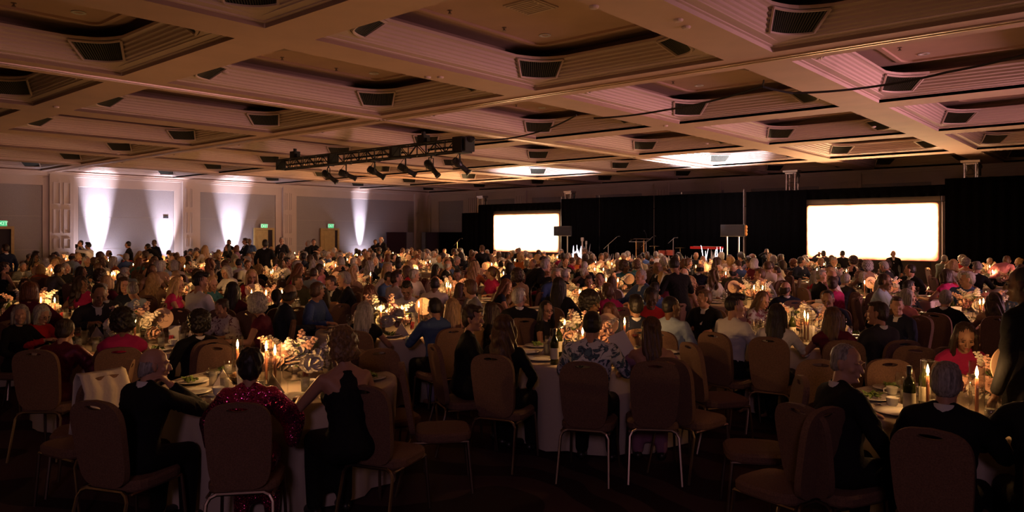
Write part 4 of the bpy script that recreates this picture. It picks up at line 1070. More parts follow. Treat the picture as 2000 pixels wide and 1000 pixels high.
# ------------------------------------------------------------------ table furniture meshes
TR = .915; TZ_ = .755
def cloth_mesh(seed):
    R = random.Random(seed); ph = [R.uniform(0, 6) for _ in range(3)]; n = 72; V = []; Fs = []
    rings = [(.0, TZ_ + .006, 0), (.5, TZ_ + .006, 0), (TR - .03, TZ_ + .006, 0), (TR, TZ_ - .002, 0), (TR + .008, TZ_ - .03, .002), (TR + .012, .55, .018), (TR + .016, .30, .030), (TR + .02, .02, .040)]
    V.append((0, 0, TZ_ + .006))
    for r, z, a in rings[1:]:
        for k in range(n):
            t = 2 * PI * k / n; rr = r + a * (math.sin(12 * t + ph[0]) + .6 * math.sin(19 * t + ph[1]) + .4 * math.sin(7 * t + ph[2])) * .8 - (a * .6)
            V.append((rr * math.cos(t), rr * math.sin(t), z))
    for k in range(n): Fs.append((0, 1 + k, 1 + (k + 1) % n))
    for i in range(len(rings) - 2):
        for k in range(n): a = 1 + i * n; Fs.append((a + k, a + n + k, a + n + (k + 1) % n, a + (k + 1) % n))
    b = MB(); b.add(V, Fs); return b.mesh('tablecloth', [M_CLOTH], True)
CLM = [cloth_mesh(s) for s in range(3)]
b = MB(); b.lathe([(0, TZ_ - .03), (TR - .02, TZ_ - .03), (TR - .01, TZ_ - .015), (TR - .02, TZ_), (0, TZ_)], n=40); top_me = b.mesh('tabletop', [M_DOOR])
b = MB(); b.tube([(0, 0, .02), (0, 0, .73)], .04, 8); me_col = b.mesh('column', [M_BLACK])
b = MB()
for k in range(4): a = k * PI / 2 + .4; b.box((.22 * math.cos(a), .22 * math.sin(a), .02), (.44, .05, .04), rz=a)
me_ft = b.mesh('foot', [M_BLACK])
b = MB(); b.lathe([(0, .004), (.085, .004), (.135, .018), (.137, .021), (.085, .010), (0, .008)], n=24); plate_me = b.mesh('plate', [M_PLATE], True)
def food(seed):
    R = random.Random(seed); b = MB()
    for k in range(14):
        a = R.uniform(0, 6.28); r = R.uniform(0, .055); M = Euler((R.uniform(-.9, .9), R.uniform(-.9, .9), a)).to_matrix()
        P = [M @ Vector(p) for p in ((-.03, 0, 0), (0, .018, .006), (.035, 0, 0), (0, -.018, .006))]
        b.add([p + Vector((r * math.cos(a), r * math.sin(a), .022 + R.uniform(0, .022))) for p in P], [(0, 1, 2, 3)])
    for k in range(3): b.sphere((R.uniform(-.04, .04), R.uniform(-.04, .04), .028), (.016, .014, .012), 6, 4)
    return b.mesh('salad', [M_FOOD])
FOOD = [food(s) for s in range(3)]
b = MB(); b.lathe([(0, .006), (.028, .006), (.034, .14), (.036, .14), (.030, 0), (0, 0)], n=14); tum_me = b.mesh('tumbler_glass', [M_GLASS], True)
b = MB(); b.lathe([(0, .008), (.0285, .008), (.0325, .105), (0, .105)], n=14); wat_me = b.mesh('iced_water', [M_WATER], True)
b = MB(); b.lathe([(.033, 0), (.030, .003), (.005, .010), (.004, .085), (.012, .095), (.036, .125), (.040, .160), (.033, .205), (.032, .205), (.039, .160), (.034, .125), (.0, .10)], n=14); wg_me = b.mesh('wine_glass', [M_GLASS], True)
b = MB(); b.lathe([(0, .101), (.028, .120), (.036, .142), (0, .142)], n=14); wn_me = b.mesh('wine', [M_WINE], True)
b = MB(); b.lathe([(0, 0), (.037, 0), (.0375, .19), (.030, .225), (.014, .25), (.0135, .30), (.016, .302), (.016, .315), (.013, .318), (0, .318)], n=16); bt_me = b.mesh('bottle_glass', [M_BOTTLE], True)
b = MB(); b.lathe([(.0382, .05), (.0384, .15)], n=16); bl_me = b.mesh('bottle_label', [mat('wine_label', (.62, .58, .48), .8)], True)
b = MB(); b.lathe([(0, .0), (.0163, .27), (.0165, .322), (0, .322)][1:], n=12); bf_me = b.mesh('bottle_foil', [M_BLACKPL], True)
def fork_mesh():
    b = MB(); b.box((0, -.04, .003), (.008, .11, .003)); b.box((0, .03, .004), (.022, .03, .003))
    for k in range(4): b.box((-.009 + .006 * k, .063, .005), (.003, .04, .002))
    return b.mesh('fork', [M_SILVER])
b = MB(); b.box((0, -.05, .003), (.011, .09, .004)); b.box((0, .045, .003), (.016, .11, .002)); kn_me = b.mesh('knife', [M_SILVER]); fk_me = fork_mesh()
b = MB(); 
b.add([(-.075, -.02, 0), (.075, -.02, 0), (.09, .03, .0), (-.09, .03, 0), (0, -.0, .16), (0, .025, .15), (-.03, .0, .10), (.03, 0, .10)], [(0, 1, 7, 4, 6), (3, 5, 2), (0, 6, 4, 5, 3), (1, 2, 5, 4, 7), (0, 3, 2, 1)]); np_me = b.mesh('folded_napkin', [mat('napkin_linen', (.62, .54, .47), .9)])
b = MB(); b.lathe([(0, 0), (.022, 0), (.033, .01), (.042, .055), (.044, .056), (.038, .06), (.030, .012), (0, .006)], n=14); b.tube([(.040, 0, .05), (.062, 0, .045), (.060, 0, .02), (.034, 0, .016)], .004, 5); cup_me = b.mesh('cup', [M_PLATE], True)
b = MB(); b.lathe([(0, .0), (.04, .0), (.075, .012), (.075, .015), (.035, .006), (0, .005)], n=16); sau_me = b.mesh('saucer', [M_PLATE], True)
# candle: taper, flame, glass chimney, holder
b = MB(); b.lathe([(0, .012), (.0115, .012), (.0105, .255), (.007, .262), (0, .260)], n=10); tap_me = b.mesh('taper', [M_WAX], True)
b = MB(); b.lathe([(0, .262), (.007, .272), (.0105, .285), (.008, .305), (.003, .325), (0, .335)], n=8); flm_me = b.mesh('flame', [M_FLAME], True)
b = MB(); b.lathe([(0, .002), (.042, .002), (.045, .004), (.045, .36), (.0435, .36), (.0435, .008), (0, .008)], n=18); chi_me = b.mesh('glass_chimney', [M_GLASS], True)
b = MB(); b.lathe([(0, .008), (.03, .008), (.028, .014), (.014, .018), (.014, .04), (.012, .04), (.012, .018)], n=12); hol_me = b.mesh('candle_holder', [M_CHROME], True)
# flowers
def rose_mesh(seed, m, R0=.052):
    R = random.Random(seed); b = MB()
    for ring, (cnt, tilt, r) in enumerate(((3, .05, .25), (5, .55, .55), (6, 1.0, .8), (7, 1.45, 1.0))):
        for k in range(cnt):
            a = 2 * PI * k / cnt + ring * .5 + R.uniform(-.15, .15); M = Matrix.Rotation(a, 3, 'Z') @ Matrix.Rotation(tilt, 3, 'Y')
            w_ = .62 * R0 * (.8 + .1 * ring); h = R0 * 1.15
            P = [(r * .15 * R0, -w_ * .4, 0), (r * .15 * R0, w_ * .4, 0), (r * .38 * R0, w_, h * .55), (r * .22 * R0, w_ * .7, h * .98), (r * .34 * R0, 0, h * 1.06), (r * .22 * R0, -w_ * .7, h * .98), (r * .38 * R0, -w_, h * .55), (r * .55 * R0, 0, h * .5)]
            b.add([M @ Vector(p) for p in P], [(0, 1, 2, 7), (0, 7, 6), (7, 2, 3, 4), (7, 4, 5, 6)])
    b.sphere((0, 0, R0 * .25), (R0 * .45, R0 * .45, R0 * .35), 7, 5)
    return b.mesh('rose', [m])
ROSES = [rose_mesh(1, M_ROSEW), rose_mesh(2, M_ROSEP), rose_mesh(3, M_ROSEW, .066), rose_mesh(4, M_ROSEM, .045), rose_mesh(5, M_ROSEP, .060)]
def spray_mesh(seed, m):
    R = random.Random(seed); b = MB(); P = [Vector((0, 0, -.02)), Vector((.01, 0, .08)), Vector((.02, .01, .13)), Vector((.04, .01, .19))]; b.tube(P, .003, 4, 1)
    for k in range(16):
        t = .35 + .65 * k / 15; i = min(2, int(t * 3)); p = P[i].lerp(P[i + 1], t * 3 - i); s = .021 * (1.25 - t * .7); a = k * 2.4
        b.sphere(p + Vector((math.cos(a) * s, math.sin(a) * s, 0)), (s, s, s * .7), 5, 4)
    return b.mesh('blossom_spray', [m, M_GREEN])
SPR = [spray_mesh(1, M_ROSEW), spray_mesh(2, M_ROSEP)]
def leaves_mesh(seed):
    R = random.Random(seed); b = MB()
    for k in range(70):
        a = R.uniform(0, 2 * PI); el = R.uniform(-.15, 1.3); r = R.uniform(.07, .19); d = Vector((math.cos(a) * math.cos(el), math.sin(a) * math.cos(el), math.sin(el) * .8))
        p = d * r + Vector((0, 0, .10)); t = d.cross(Vector((0, 0, 1))).normalized() if abs(d.z) < .95 else Vector((1, 0, 0)); L = R.uniform(.04, .075)
        up = d.cross(t)
        b.add([p, p + d * L * .5 + t * L * .22 + up * .006, p + d * L, p + d * L * .5 - t * L * .22 + up * .006], [(0, 1, 2, 3)])
    return b.mesh('foliage', [M_GREEN])
LV = [leaves_mesh(s) for s in range(3)]
b = MB(); b.lathe([(0, 0), (.05, 0), (.055, .006), (.02, .02), (.018, .06), (.05, .075), (.10, .10), (.105, .15), (.098, .15), (.09, .10), (0, .08)], n=16); vase_me = b.mesh('vase', [mat('cream_vase', (.40, .33, .27), .5, .1)], True)
def arrangement(loc, rz, label, sc=1.0, seed=0, full=True, wide=1.35):
    R = random.Random(seed); o = empty('flower_arrangement', loc, rz); o.scale = (sc * wide, sc, sc); tag(o, label, 'flowers', 'table flower arrangements')
    link('vase', vase_me, o); lf = link('foliage', LV[seed % 3], o, (0, 0, .06)); lf['kind'] = 'stuff'
    items = []
    for k in range(20):
        a = k * 2.4 + R.uniform(-.3, .3); el = [1.3, .9, .8, .55, .4, .5, .2, .25, .1, .3, .15, .6, .35, -.05, 0, .7, 1.0, .05, .45, .2][k]; r = R.uniform(.12, .185)
        d = Vector((math.cos(a) * math.cos(el), math.sin(a) * math.cos(el), math.sin(el))); p = d * r + Vector((0, 0, .13)); q = d.to_track_quat('Z', 'Y').to_euler()
        items.append((ROSES[R.choice([0, 0, 1, 2, 2, 3, 4, 1])], p, q))
    for k in range(6):
        a = k * 1.05 + R.uniform(-.3, .3); el = R.uniform(.5, 1.2); d = Vector((math.cos(a) * math.cos(el), math.sin(a) * math.cos(el), math.sin(el))); items.append((SPR[k % 2], d * .13 + Vector((0, 0, .13)), d.to_track_quat('Z', 'Y').to_euler()))
    if full:
        for me, p, q in items: link(me.name.split('.')[0], me, o, p, q)
    else: link('blooms', arr_blooms[seed % 3], o)
    return items, o
arr_blooms = []
for s_ in range(3):
    its, o_ = arrangement((0, 0, 0), 0, '', seed=s_, full=True)
    its2 = [(me, Matrix.LocRotScale(p, q, None)) for me, p, q in its]
    mats_ = [M_ROSEW, M_ROSEP, M_ROSEM, M_GREEN]; L_ = []
    for me, M in its2:
        mi = mats_.index(me.materials[0]); L_.append((me, M, mi))
    arr_blooms.append(joined('blooms', L_, mats_))
    for ch in list(o_.children): bpy.data.objects.remove(ch)
    bpy.data.objects.remove(o_)
# round table sign on a stake, bread basket, sugar caddy, menu card, votive
b = MB(); b.lathe([(0, -.004), (.11, -.004), (.11, .004), (0, .004)], n=32); sg = b.mesh('disc', [M_SIGN]); sg.transform(Matrix.Translation((0, 0, .27)) @ Matrix.Rotation(PI / 2, 4, 'X'))
b = MB()
for (r0, cx, cz, a0, a1) in ((.035, -.02, .285, -.2, 3.6), (.03, -.02, .25, 3.0, 6.6), (.032, .035, .265, .5, 5.4)):
    b.tube([(cx + r0 * math.cos(a), -.0055, cz + r0 * math.sin(a)) for a in [a0 + (a1 - a0) * k / 12 for k in range(13)]], .0028, 4)
sgi = b.mesh('sign_print', [M_INK])
b = MB(); b.tube([(0, 0.002, .0), (0, .002, .20)], .004, 5); b.lathe([(0, 0), (.03, 0), (.028, .012), (0, .014)], n=12); sgs = b.mesh('stake', [M_CHROME])
b = MB(); b.lathe([(.06, 0), (.09, .03), (.105, .06), (.10, .06), (.085, .03), (.0, .006)], n=18)
for k in range(18): a = k * 2 * PI / 18; b.tube([(.062 * math.cos(a), .062 * math.sin(a), 0), (.107 * math.cos(a), .107 * math.sin(a), .062)], .003, 4)
bsk = b.mesh('basket', [M_WICK])
b = MB(); b.sphere((0, 0, 0), (.048, .032, .028), 10, 7); roll_me = b.mesh('bread_roll', [M_BREAD], True)
b = MB(); b.lathe([(.028, 0), (.028, .05), (.026, .05), (.026, .004), (0, .004)], n=12); cad = b.mesh('holder_glass', [M_GLASS])
b = MB()
for k in range(9): a = k * .7; b.box((.012 * math.cos(a), .012 * math.sin(a), .052), (.022, .002, .085), M=Euler((.25 * math.sin(a), .25 * math.cos(a), a)).to_matrix())
pkt = b.mesh('packets', [M_PINKP])
b = MB(); b.box((0, -.012, .085), (.12, .0015, .17), M=Matrix.Rotation(.14, 3, 'X')); b.box((0, .012, .085), (.12, .0015, .17), M=Matrix.Rotation(-.14, 3, 'X')); menu_me = b.mesh('menu_card', [M_PAPER])
b = MB(); b.lathe([(0, .003), (.026, .003), (.032, .06), (.030, .06), (.025, .006), (0, .006)], n=12); vot_me = b.mesh('votive_glass', [M_GLASS], True)
b = MB(); b.lathe([(0, .006), (.02, .006), (.02, .03), (0, .03)], n=10); vw_me = b.mesh('votive_wax', [M_ROSEW])
def lit_candle(loc, label, sc=1.0, lit=True, chimney=True):
    o = empty('taper_candle', loc); o.scale = (1, 1, sc); tag(o, label, 'candle', 'taper candles in glass chimneys')
    tp = link('taper', tap_me, o); link('candle_holder', hol_me, o)
    if chimney: link('glass_chimney', chi_me, o)
    if lit:
        link('flame', flm_me, tp)
        lamp('candle_light', 'POINT', (loc[0], loc[1], loc[2] + .298 * sc), LK['candle'], (1.0, .50, .17), shadow_soft_size=.012)
    return o
# ------------------------------------------------------------------ tables on the floor plan
TABS = []      # (x, y)
hand_tab = {1: (550, 745), 2: (1930, 800), 3: (1165, 690), 4: (765, 643), 5: (1565, 658), 6: (260, 672), 7: (60, 625), 8: (515, 607), 9: (345, 583), 10: (220, 560), 11: (1135, 605), 12: (1195, 572), 13: (1475, 592), 14: (1418, 556), 15: (1730, 580), 17: (1915, 622), 19: (1975, 560), 20: (880, 588), 21: (690, 565), 22: (530, 552)}
for k in sorted(hand_tab): TABS.append((k, WZ(*hand_tab[k], .76)))
def place_grid():
    rows = [(6.4, -20.7), (6.4, -23.9), (9.5, -19.3), (9.5, -22.5), (9.5, -25.7), (9.6, -28.9)]
    rows += [(12.6, x) for x in (-11.5, -14.7, -17.9, -21.1, -24.3, -27.5, -30.2)]
    rows += [(15.7, x) for x in (-10.9, -14.1, -17.3, -20.5, -23.7, -26.9, -30.0)]
    rows += [(18.8, x) for x in (-5.9, -9.2, -12.4, -15.6, -18.8, -22.0, -25.2, -28.4)]
    rows += [(21.9, x) for x in (-4.2, -7.4, -10.6, -13.8, -17.0, -20.2, -23.4, -26.6)]
    rows += [(24.1, x) for x in (-6.5, -3.3, -20.9, -24.1, -27.3)]
    return rows
nid = 30
for (y, x) in place_grid():
    if all(math.hypot(x - t[1][0], y - t[1][1]) > 2.75 for t in TABS): TABS.append((nid, (x, y))); nid += 1
def depth(p): return -p[0] * sY + p[1] * cY
def col(p): return 1000 + F * (p[0] * cY + p[1] * sY) / max(.1, depth(p))
ORD = ['zeroth', 'first', 'second', 'third', 'fourth', 'fifth', 'sixth', 'seventh', 'eighth', 'ninth', 'tenth', 'eleventh', 'twelfth', 'thirteenth', 'fourteenth', 'fifteenth', 'sixteenth']
NAMES = {1: 'nearest table left of centre', 2: 'nearest table at lower right', 3: 'centre table beside the open aisle'}
cuts = [6.6, 8.9, 10.8, 13.2, 15.5, 18.2, 21.0, 24.5, 28.5, 60]
rest = {}
for k, p in TABS:
    if k in NAMES: continue
    r = next(i for i, c in enumerate(cuts) if depth(p) < c); rest.setdefault(r, []).append((col(p), k))
for r in rest:
    for i, (_, k) in enumerate(sorted(rest[r])): NAMES[k] = '%s table from left, %s row back' % (ORD[i + 1], ORD[r])
CEN = dict(TABS)
FULL = {k for k, p in TABS if depth(p) < 11.3}
MID = {k for k, p in TABS if 11.3 <= depth(p) < 18.5}

# hand-placed seated guests: px of head, y of head top, table, near/far side, pose, garment, colour, hair, hair colour, skin, turn, face, extras
G = [
 (303, 679, 1, 'n', 'm_chin', 'suit', 'black', 'balding', 'grey', 0, 0, 0, ()),
 (490, 682, 1, 'n', 'f_table', 'gown', 'magenta sequin', 'pixie', 'black', 1, 0, 0, ()),
 (667, 644, 1, 'n', 'f_table', 'halter', 'black', 'curly', 'dark blond', 1, 0, 0, ()),
 (1157, 607, 3, 'n', 'm_table', 'shirt', 'blue floral white', 'crew', 'black', 1, -8, 0, ()),
 (1272, 620, 3, 'n', 'f_table', 'offshoulder', 'mauve', 'halfup', 'brown', 1, -20, 0, ()),
 (1190, 592, 3, 'f', 'f_eat', 'offshoulder', 'pink', 'long', 'auburn', 1, -25, 1, ()),
 (1068, 592, 3, 'f', 'f_right', 'dress', 'black', 'long', 'black', 1, 55, 1, ('eyeglasses',)),
 (1155, 572, None, 180, 'f_left', 'blouse', 'black', 'afro', 'black', 3, 0, 0, ()),
 (985, 618, 3, 'n', 'f_back', 'blouse', 'black', 'longwavy', 'brown', 1, 20, 0, ()),
 (962, 590, 3, 'f', 'f_left', 'dress', 'black', 'long', 'dark brown', 1, 30, 0, ()),
 (1240, 575, None, 5, 'm_back', 'suit', 'navy', 'short', 'black', 2, 0, 0, ()),
 (1272, 563, None, 175, 'f_eat', 'blouse', 'red', 'updo', 'black', 4, 0, 1, ()),
 (1312, 578, None, -30, 'm_right', 'shirt', 'light blue', 'crew', 'black', 3, 0, 0, ()),
 (1015, 562, None, 10, 'm_right', 'suit', 'black', 'short', 'white', 0, 0, 0, ()),
 (925, 597, 3, 'n', 'f_right', 'blouse', 'black', 'pixie', 'dark brown', 1, -5, 0, ()),
 (885, 583, 4, 'n', 'f_right', 'offshoulder', 'lavender', 'long', 'blond', 0, 0, 0, ()),
 (848, 581, 4, 'n', 'm_table', 'shirt', 'blue', 'crew', 'black', 1, 5, 0, ()),
 (712, 590, 4, 'n', 'f_table', 'dress', 'black', 'long', 'grey', 1, 0, 0, ()),
 (795, 551, 4, 'f', 'm_eat', 'tee', 'white', 'quiff', 'black', 1, 0, 1, ()),
 (1437, 577, 5, 'n', 'm_right', 'shirt', 'white', 'quiff', 'black', 1, 0, 0, ()),
 (1518, 594, 5, 'n', 'f_table', 'blouse', 'white', 'long', 'black', 1, 0, 0, ()),
 (1630, 600, 5, 'n', 'f_right', 'dress', 'burgundy', 'long', 'brown', 1, 0, 0, ()),
 (1490, 570, 5, 'f', 'f_eat', 'blouse', 'grey floral', 'long', 'brown', 1, 30, 1, ()),
 (1617, 567, 5, 'f', 'm_eat', 'suit', 'navy', 'crew', 'black', 2, 0, 1, ('eyeglasses',)),
 (1375, 566, 5, 'f', 'm_right', 'suit', 'black', 'short', 'brown', 1, -70, 0, ()),
 (1712, 589, 5, 'n', 'm_left', 'suit', 'charcoal', 'short', 'dark brown', 1, 0, 0, ()),
 (1752, 580, 5, 'f', 'm_left', 'suit', 'navy', 'short', 'dark brown', 0, 0, 0, ()),
 (1655, 672, 2, 'n', 'm_farright', 'suit', 'black', 'crew', 'grey', 0, 0, 0, ()),
 (1850, 708, 2, 'n', 'm_table', 'suit', 'black', 'short', 'grey', 1, 0, 0, ('eyeglasses',)),
 (1885, 632, 2, 'f', 'f_eat', 'dress', 'magenta', 'long', 'dark brown', 1, 5, 1, ('earrings',)),
 (2045, 690, 2, 'n', 'm_table', 'suit', 'black', 'short', 'dark brown', 1, 0, 0, ()),
 (1775, 565, 17, 'n', 'f_right', 'blouse', 'pink', 'bob', 'grey', 0, 0, 0, ()),
 (1848, 567, 17, 'n', 'm_table', 'suit', 'black', 'short', 'grey', 0, 0, 0, ()),
 (1942, 574, 17, 'n', 'f_table', 'dress', 'tan', 'longwavy', 'dark brown', 2, 0, 0, ()),
 (432, 590, 6, 'f', 'f_eat', 'gown', 'white and plum floral', 'updo', 'dark brown', 1, 0, 0, ()),
 (385, 610, 6, 'n', 'm_back', 'suit', 'black', 'afro', 'black', 3, 0, 0, ()),
 (240, 607, 6, 'n', 'f_table', 'dress', 'magenta', 'afro', 'black', 3, 0, 0, ()),
 (128, 625, 6, 'n', 'f_eat', 'gown', 'dark red sequin', 'updo', 'dark brown', 1, 0, 0, ()),
 (40, 617, 6, 'f', 'f_right', 'blouse', 'black', 'bob', 'grey', 0, 0, 0, ()),
 (82, 600, 6, 'f', 'f_eat', 'blouse', 'red', 'bob', 'white', 0, 0, 1, ('eyeglasses',)),
 (193, 555, 6, 'f', 'm_eat', 'suit', 'charcoal', 'crew', 'black', 2, 0, 1, ()),
 (393, 534, 8, 'n', 'm_right', 'shirt', 'white', 'quiff', 'black', 1, 0, 0, ()),
 (455, 551, 8, 'n', 'f_table', 'dress', 'burgundy', 'long', 'black', 1, 0, 0, ()),
 (540, 565, 8, 'n', 'f_table', 'dress', 'black', 'ponytail', 'black', 3, 0, 0, ()),
 (632, 563, 8, 'n', 'f_right', 'blouse', 'tan', 'long', 'dark brown', 1, 0, 0, ()),
 (300, 535, 9, 'n', 'f_table', 'dress', 'tan', 'longwavy', 'blond', 1, 0, 0, ()),
 (776, 530, 20, 'n', 'm_right', 'shirt', 'white', 'short', 'dark brown', 1, 0, 0, ()),
 (850, 542, 20, 'n', 'm_table', 'shirt', 'cream', 'crew', 'black', 3, 0, 0, ()),
 (900, 567, 20, 'n', 'f_right', 'dress', 'tan', 'long', 'brown', 1, 0, 0, ()),
 (1195, 543, 12, 'n', 'f_table', 'blouse', 'white', 'long', 'brown', 1, 0, 0, ()),
 (1150, 547, 12, 'n', 'm_left', 'shirt', 'grey', 'quiff', 'dark brown', 1, 150, 1, ()),
 (1350, 541, 13, 'n', 'f_right', 'dress', 'tan', 'longwavy', 'blond', 1, 0, 0, ()),
 (1535, 550, 13, 'n', 'm_right', 'suit', 'navy', 'balding', 'dark brown', 1, 0, 0, ()),
 (1605, 527, 15, 'n', 'm_right', 'suit', 'black', 'short', 'grey', 0, 0, 0, ()),
 (1652, 535, 15, 'n', 'm_eat', 'suit', 'charcoal', 'short', 'grey', 1, 0, 0, ()),
 (1688, 534, 15, 'f', 'f_farleft', 'dress', 'black', 'bob', 'white', 0, -40, 1, ()),
 (1718, 547, 15, 'n', 'f_table', 'dress', 'burgundy', 'long', 'grey', 0, 0, 0, ()),
]
PEOPLE = []    # dict per guest
def headtop(P): return P.hc.z + .122
def add_guest(x, y, rz, pose, top, tc, hair, hc, skin, sc, face, extra, table, chair_=True):
    PEOPLE.append(dict(x=x, y=y, rz=rz, pose=pose, top=top, tc=tc, hair=hair, hc=hc, skin=skin, sc=sc, face=face, extra=extra, table=table, z=depth((x, y)), chair=chair_))
SR = 1.33
for (px, yt, tb, side, pose, top, tc, hair, hc, skin, turn, face, extra) in G:
    P = POSES[pose]
    if tb is None:
        z = F * .66 / (yt - HOR); x, y = W(px, z); rz = YAW + math.radians(side); sc = 1.0; tb = 3 if px < 1300 else 5
    else:
        cx, cy_ = CEN[tb]; cz = depth((cx, cy_)); cX = cx * cY + cy_ * sY; t = (px - 1000) / F
        # |(t z - cX, z - cz)| = SR
        A = t * t + 1; B = -2 * (t * cX + cz); Cc = cX * cX + cz * cz - SR * SR; D = B * B - 4 * A * Cc
        if D < 0: z = -B / (2 * A)
        else: z = (-B + (-1 if side == 'n' else 1) * math.sqrt(D)) / (2 * A)
        X = t * z
        if D < 0:   # push onto the circle
            d = Vector((X - cX, z - cz)); d = d.normalized() * min(d.length, SR + .35); X, z = cX + d.x, cz + d.y
        x, y = X * cY - z * sY, X * sY + z * cY
        rz = math.atan2(cy_ - y, cx - x) - PI / 2 + math.radians(turn)
        # the head leans forward of the seat: shift seat back so that the head stays in its column
        sc = 1.0
    # head position in world
    for _ in range(3):
        h = Matrix.Rotation(rz, 3, 'Z') @ (P.hc * sc); zz = depth((x + h.x, y + h.y)); want = CAMZ - (yt - HOR) * zz / F
        sc = max(.90, min(1.12, want / headtop(P)))
    c_now = col((x + h.x, y + h.y)); dX = (px - c_now) * zz / F
    x += dX * cY; y += dX * sY
    add_guest(x, y, rz, pose, top, tc, hair, hc, skin, sc, face, extra, tb)
# the rest of the seats
R = random.Random(21)
MEN_T = [('suit', 'black'), ('suit', 'black'), ('suit', 'navy'), ('suit', 'charcoal'), ('suit', 'black'), ('shirt', 'white'), ('shirt', 'light blue'), ('suit', 'grey'), ('shirt', 'cream'), ('tee', 'black'), ('shirt', 'blue'), ('shirt', 'olive'), ('suit', 'blue')]
WOM_T = [('dress', 'black'), ('blouse', 'black'), ('dress', 'red'), ('gown', 'burgundy'), ('blouse', 'cream'), ('offshoulder', 'mauve'), ('dress', 'magenta'), ('halter', 'black'), ('blouse', 'tan'), ('dress', 'pink'), ('dress', 'navy'), ('blouse', 'white'), ('gown', 'teal'), ('dress', 'tan'), ('gown', 'lavender'), ('dress', 'burgundy'), ('blouse', 'orange')]
MEN_H = ['short', 'short', 'crew', 'crew', 'balding', 'short', 'quiff']; WOM_H = ['long', 'longwavy', 'long', 'bob', 'updo', 'longwavy', 'long', 'curly', 'ponytail', 'halfup', 'bob', 'pixie', 'afro']
MP = ['m_table', 'm_table', 'm_eat', 'm_right', 'm_left', 'm_back', 'm_farright', 'm_farleft']; WP = ['f_table', 'f_table', 'f_eat', 'f_right', 'f_left', 'f_back', 'f_farright', 'f_farleft']
SKW = [0] * 4 + [1] * 7 + [2] * 3 + [3] * 2 + [4]
def seatfill(tb, only=None):
    cx, cy_ = CEN[tb]; off = R.uniform(0, 6.28)
    for k in range(10):
        a = off + 2 * PI * k / 10 + R.uniform(-.05, .05); rr = SR + R.uniform(-.03, .06); x, y = cx + rr * math.cos(a), cy_ + rr * math.sin(a)
        z = depth((x, y)); c = col((x, y))
        if z < 4 or c < -60 or c > 2060: continue
        if only and not only(x, y, z, c): continue
        if any(math.hypot(x - p['x'], y - p['y']) < .56 for p in PEOPLE): continue
        if math.hypot(x, y) < 3.5: continue
        if x < LX + .9: continue
        if R.random() < .07: 
            if z < 16: EMPTY.append((x, y, math.atan2(cy_ - y, cx - x) - PI / 2, tb))
            continue
        fem = R.random() < .54
        # keep descriptions distinct at one table
        for _ in range(30):
            top, tc = R.choice(WOM_T if fem else MEN_T); hair = R.choice(WOM_H if fem else MEN_H)
            hc = R.choice(['black', 'dark brown', 'dark brown', 'brown', 'auburn', 'blond', 'blond', 'grey', 'white'] if fem else ['black', 'black', 'dark brown', 'brown', 'grey', 'grey', 'white'])
            if not any(p['table'] == tb and (p['top'], p['tc'], p['hair'], p['hc']) == (top, tc, hair, hc) for p in PEOPLE): break
        rz = math.atan2(cy_ - y, cx - x) - PI / 2; sk = R.choice(SKW)
        if hc in ('blond', 'white', 'grey', 'auburn') : sk = min(sk, 1)
        # most heads are turned towards the speaker or the screens
        want = math.atan2(24.5 - y, -12 - x) - PI / 2; dd = math.degrees((want - rz + PI) % (2 * PI) - PI); u = R.random()
        if u < .30: pn = 'table'
        elif u < .48: pn = 'eat'
        elif abs(dd) < 20: pn = 'back'
        elif dd > 0: pn = 'left' if dd < 55 else 'farleft'
        else: pn = 'right' if dd > -55 else 'farright'
        add_guest(x, y, rz, ('f_' if fem else 'm_') + pn, top, tc, hair, hc, sk, R.uniform(.94, 1.06), z < 15 and abs(((rz - YAW + PI) % (2 * PI)) - PI) > 1.3, ('eyeglasses',) if (z < 13 and R.random() < .2) else (), tb)
EMPTY = []
for tb, p in sorted(TABS, key=lambda t: depth(t[1])):
    cz = depth(p)
    if tb in (1, 2): continue
    if tb == 3: continue
    if tb in (4, 5, 6, 17): seatfill(tb, lambda x, y, z, c, cz=cz: z > cz - .2)
    else: seatfill(tb)
PEOPLE.sort(key=lambda p: p['z'])
print('guests', len(PEOPLE), 'tables', len(TABS))
N_ONE = 284
used_lab = set()
def lab_for(p):
    base = 'person in %s' % describe(p['top'], p['tc'], p['hair'], p['hc'])
    l = base + ', ' + NAMES[p['table']]
    if len(l.split()) > 16: l = base.replace('person in ', '') + ', ' + NAMES[p['table']]
    return l
def chair_label(p):
    d = describe(p['top'], p['tc'], p['hair'], p['hc']).replace('sleeveless ', '').replace('wide-sleeved ', '').replace('off-shoulder ', '').replace('short-sleeved ', '')
    for f in ('banquet chair of guest in %s, %s', 'chair of guest in %s, %s', 'chair of %s, %s', 'chair %s, %s'):
        l = f % (d, NAMES[p['table']])
        if len(l.split()) <= 16: break
    n = sum(1 for q in chl if q == l); chl.append(l)
    return l if n == 0 or len(l.split()) > 14 else l.replace('chair', ['second', 'third', 'fourth'][min(2, n - 1)] + ' chair', 1)
chl = []
for i, p in enumerate(PEOPLE[:N_ONE]):
    l = lab_for(p); q = 0
    while l in used_lab:
        q += 1; l = lab_for(p).replace('person in', ['tilted-head person in', 'smaller person in', 'upright person in', 'leaning person in'][q % 4]); 
        if q > 4: break
    used_lab.add(l)
    person(p['pose'], p['top'], p['tc'], p['hair'], p['hc'], p['skin'], (p['x'], p['y']), p['rz'], p['sc'], l, 'seated dinner guests', p['face'], p['extra'], shoes=p['z'] < 7.5)
    s = p
    if p['chair'] and not (i < 60 and abs(col((p['x'], p['y'])) - 667) < 40 and p['z'] < 5.5):
        chair((p['x'], p['y']), p['rz'], chair_label(p), 'banquet chairs at the ' + NAMES[p['table']], p['z'] < 9)
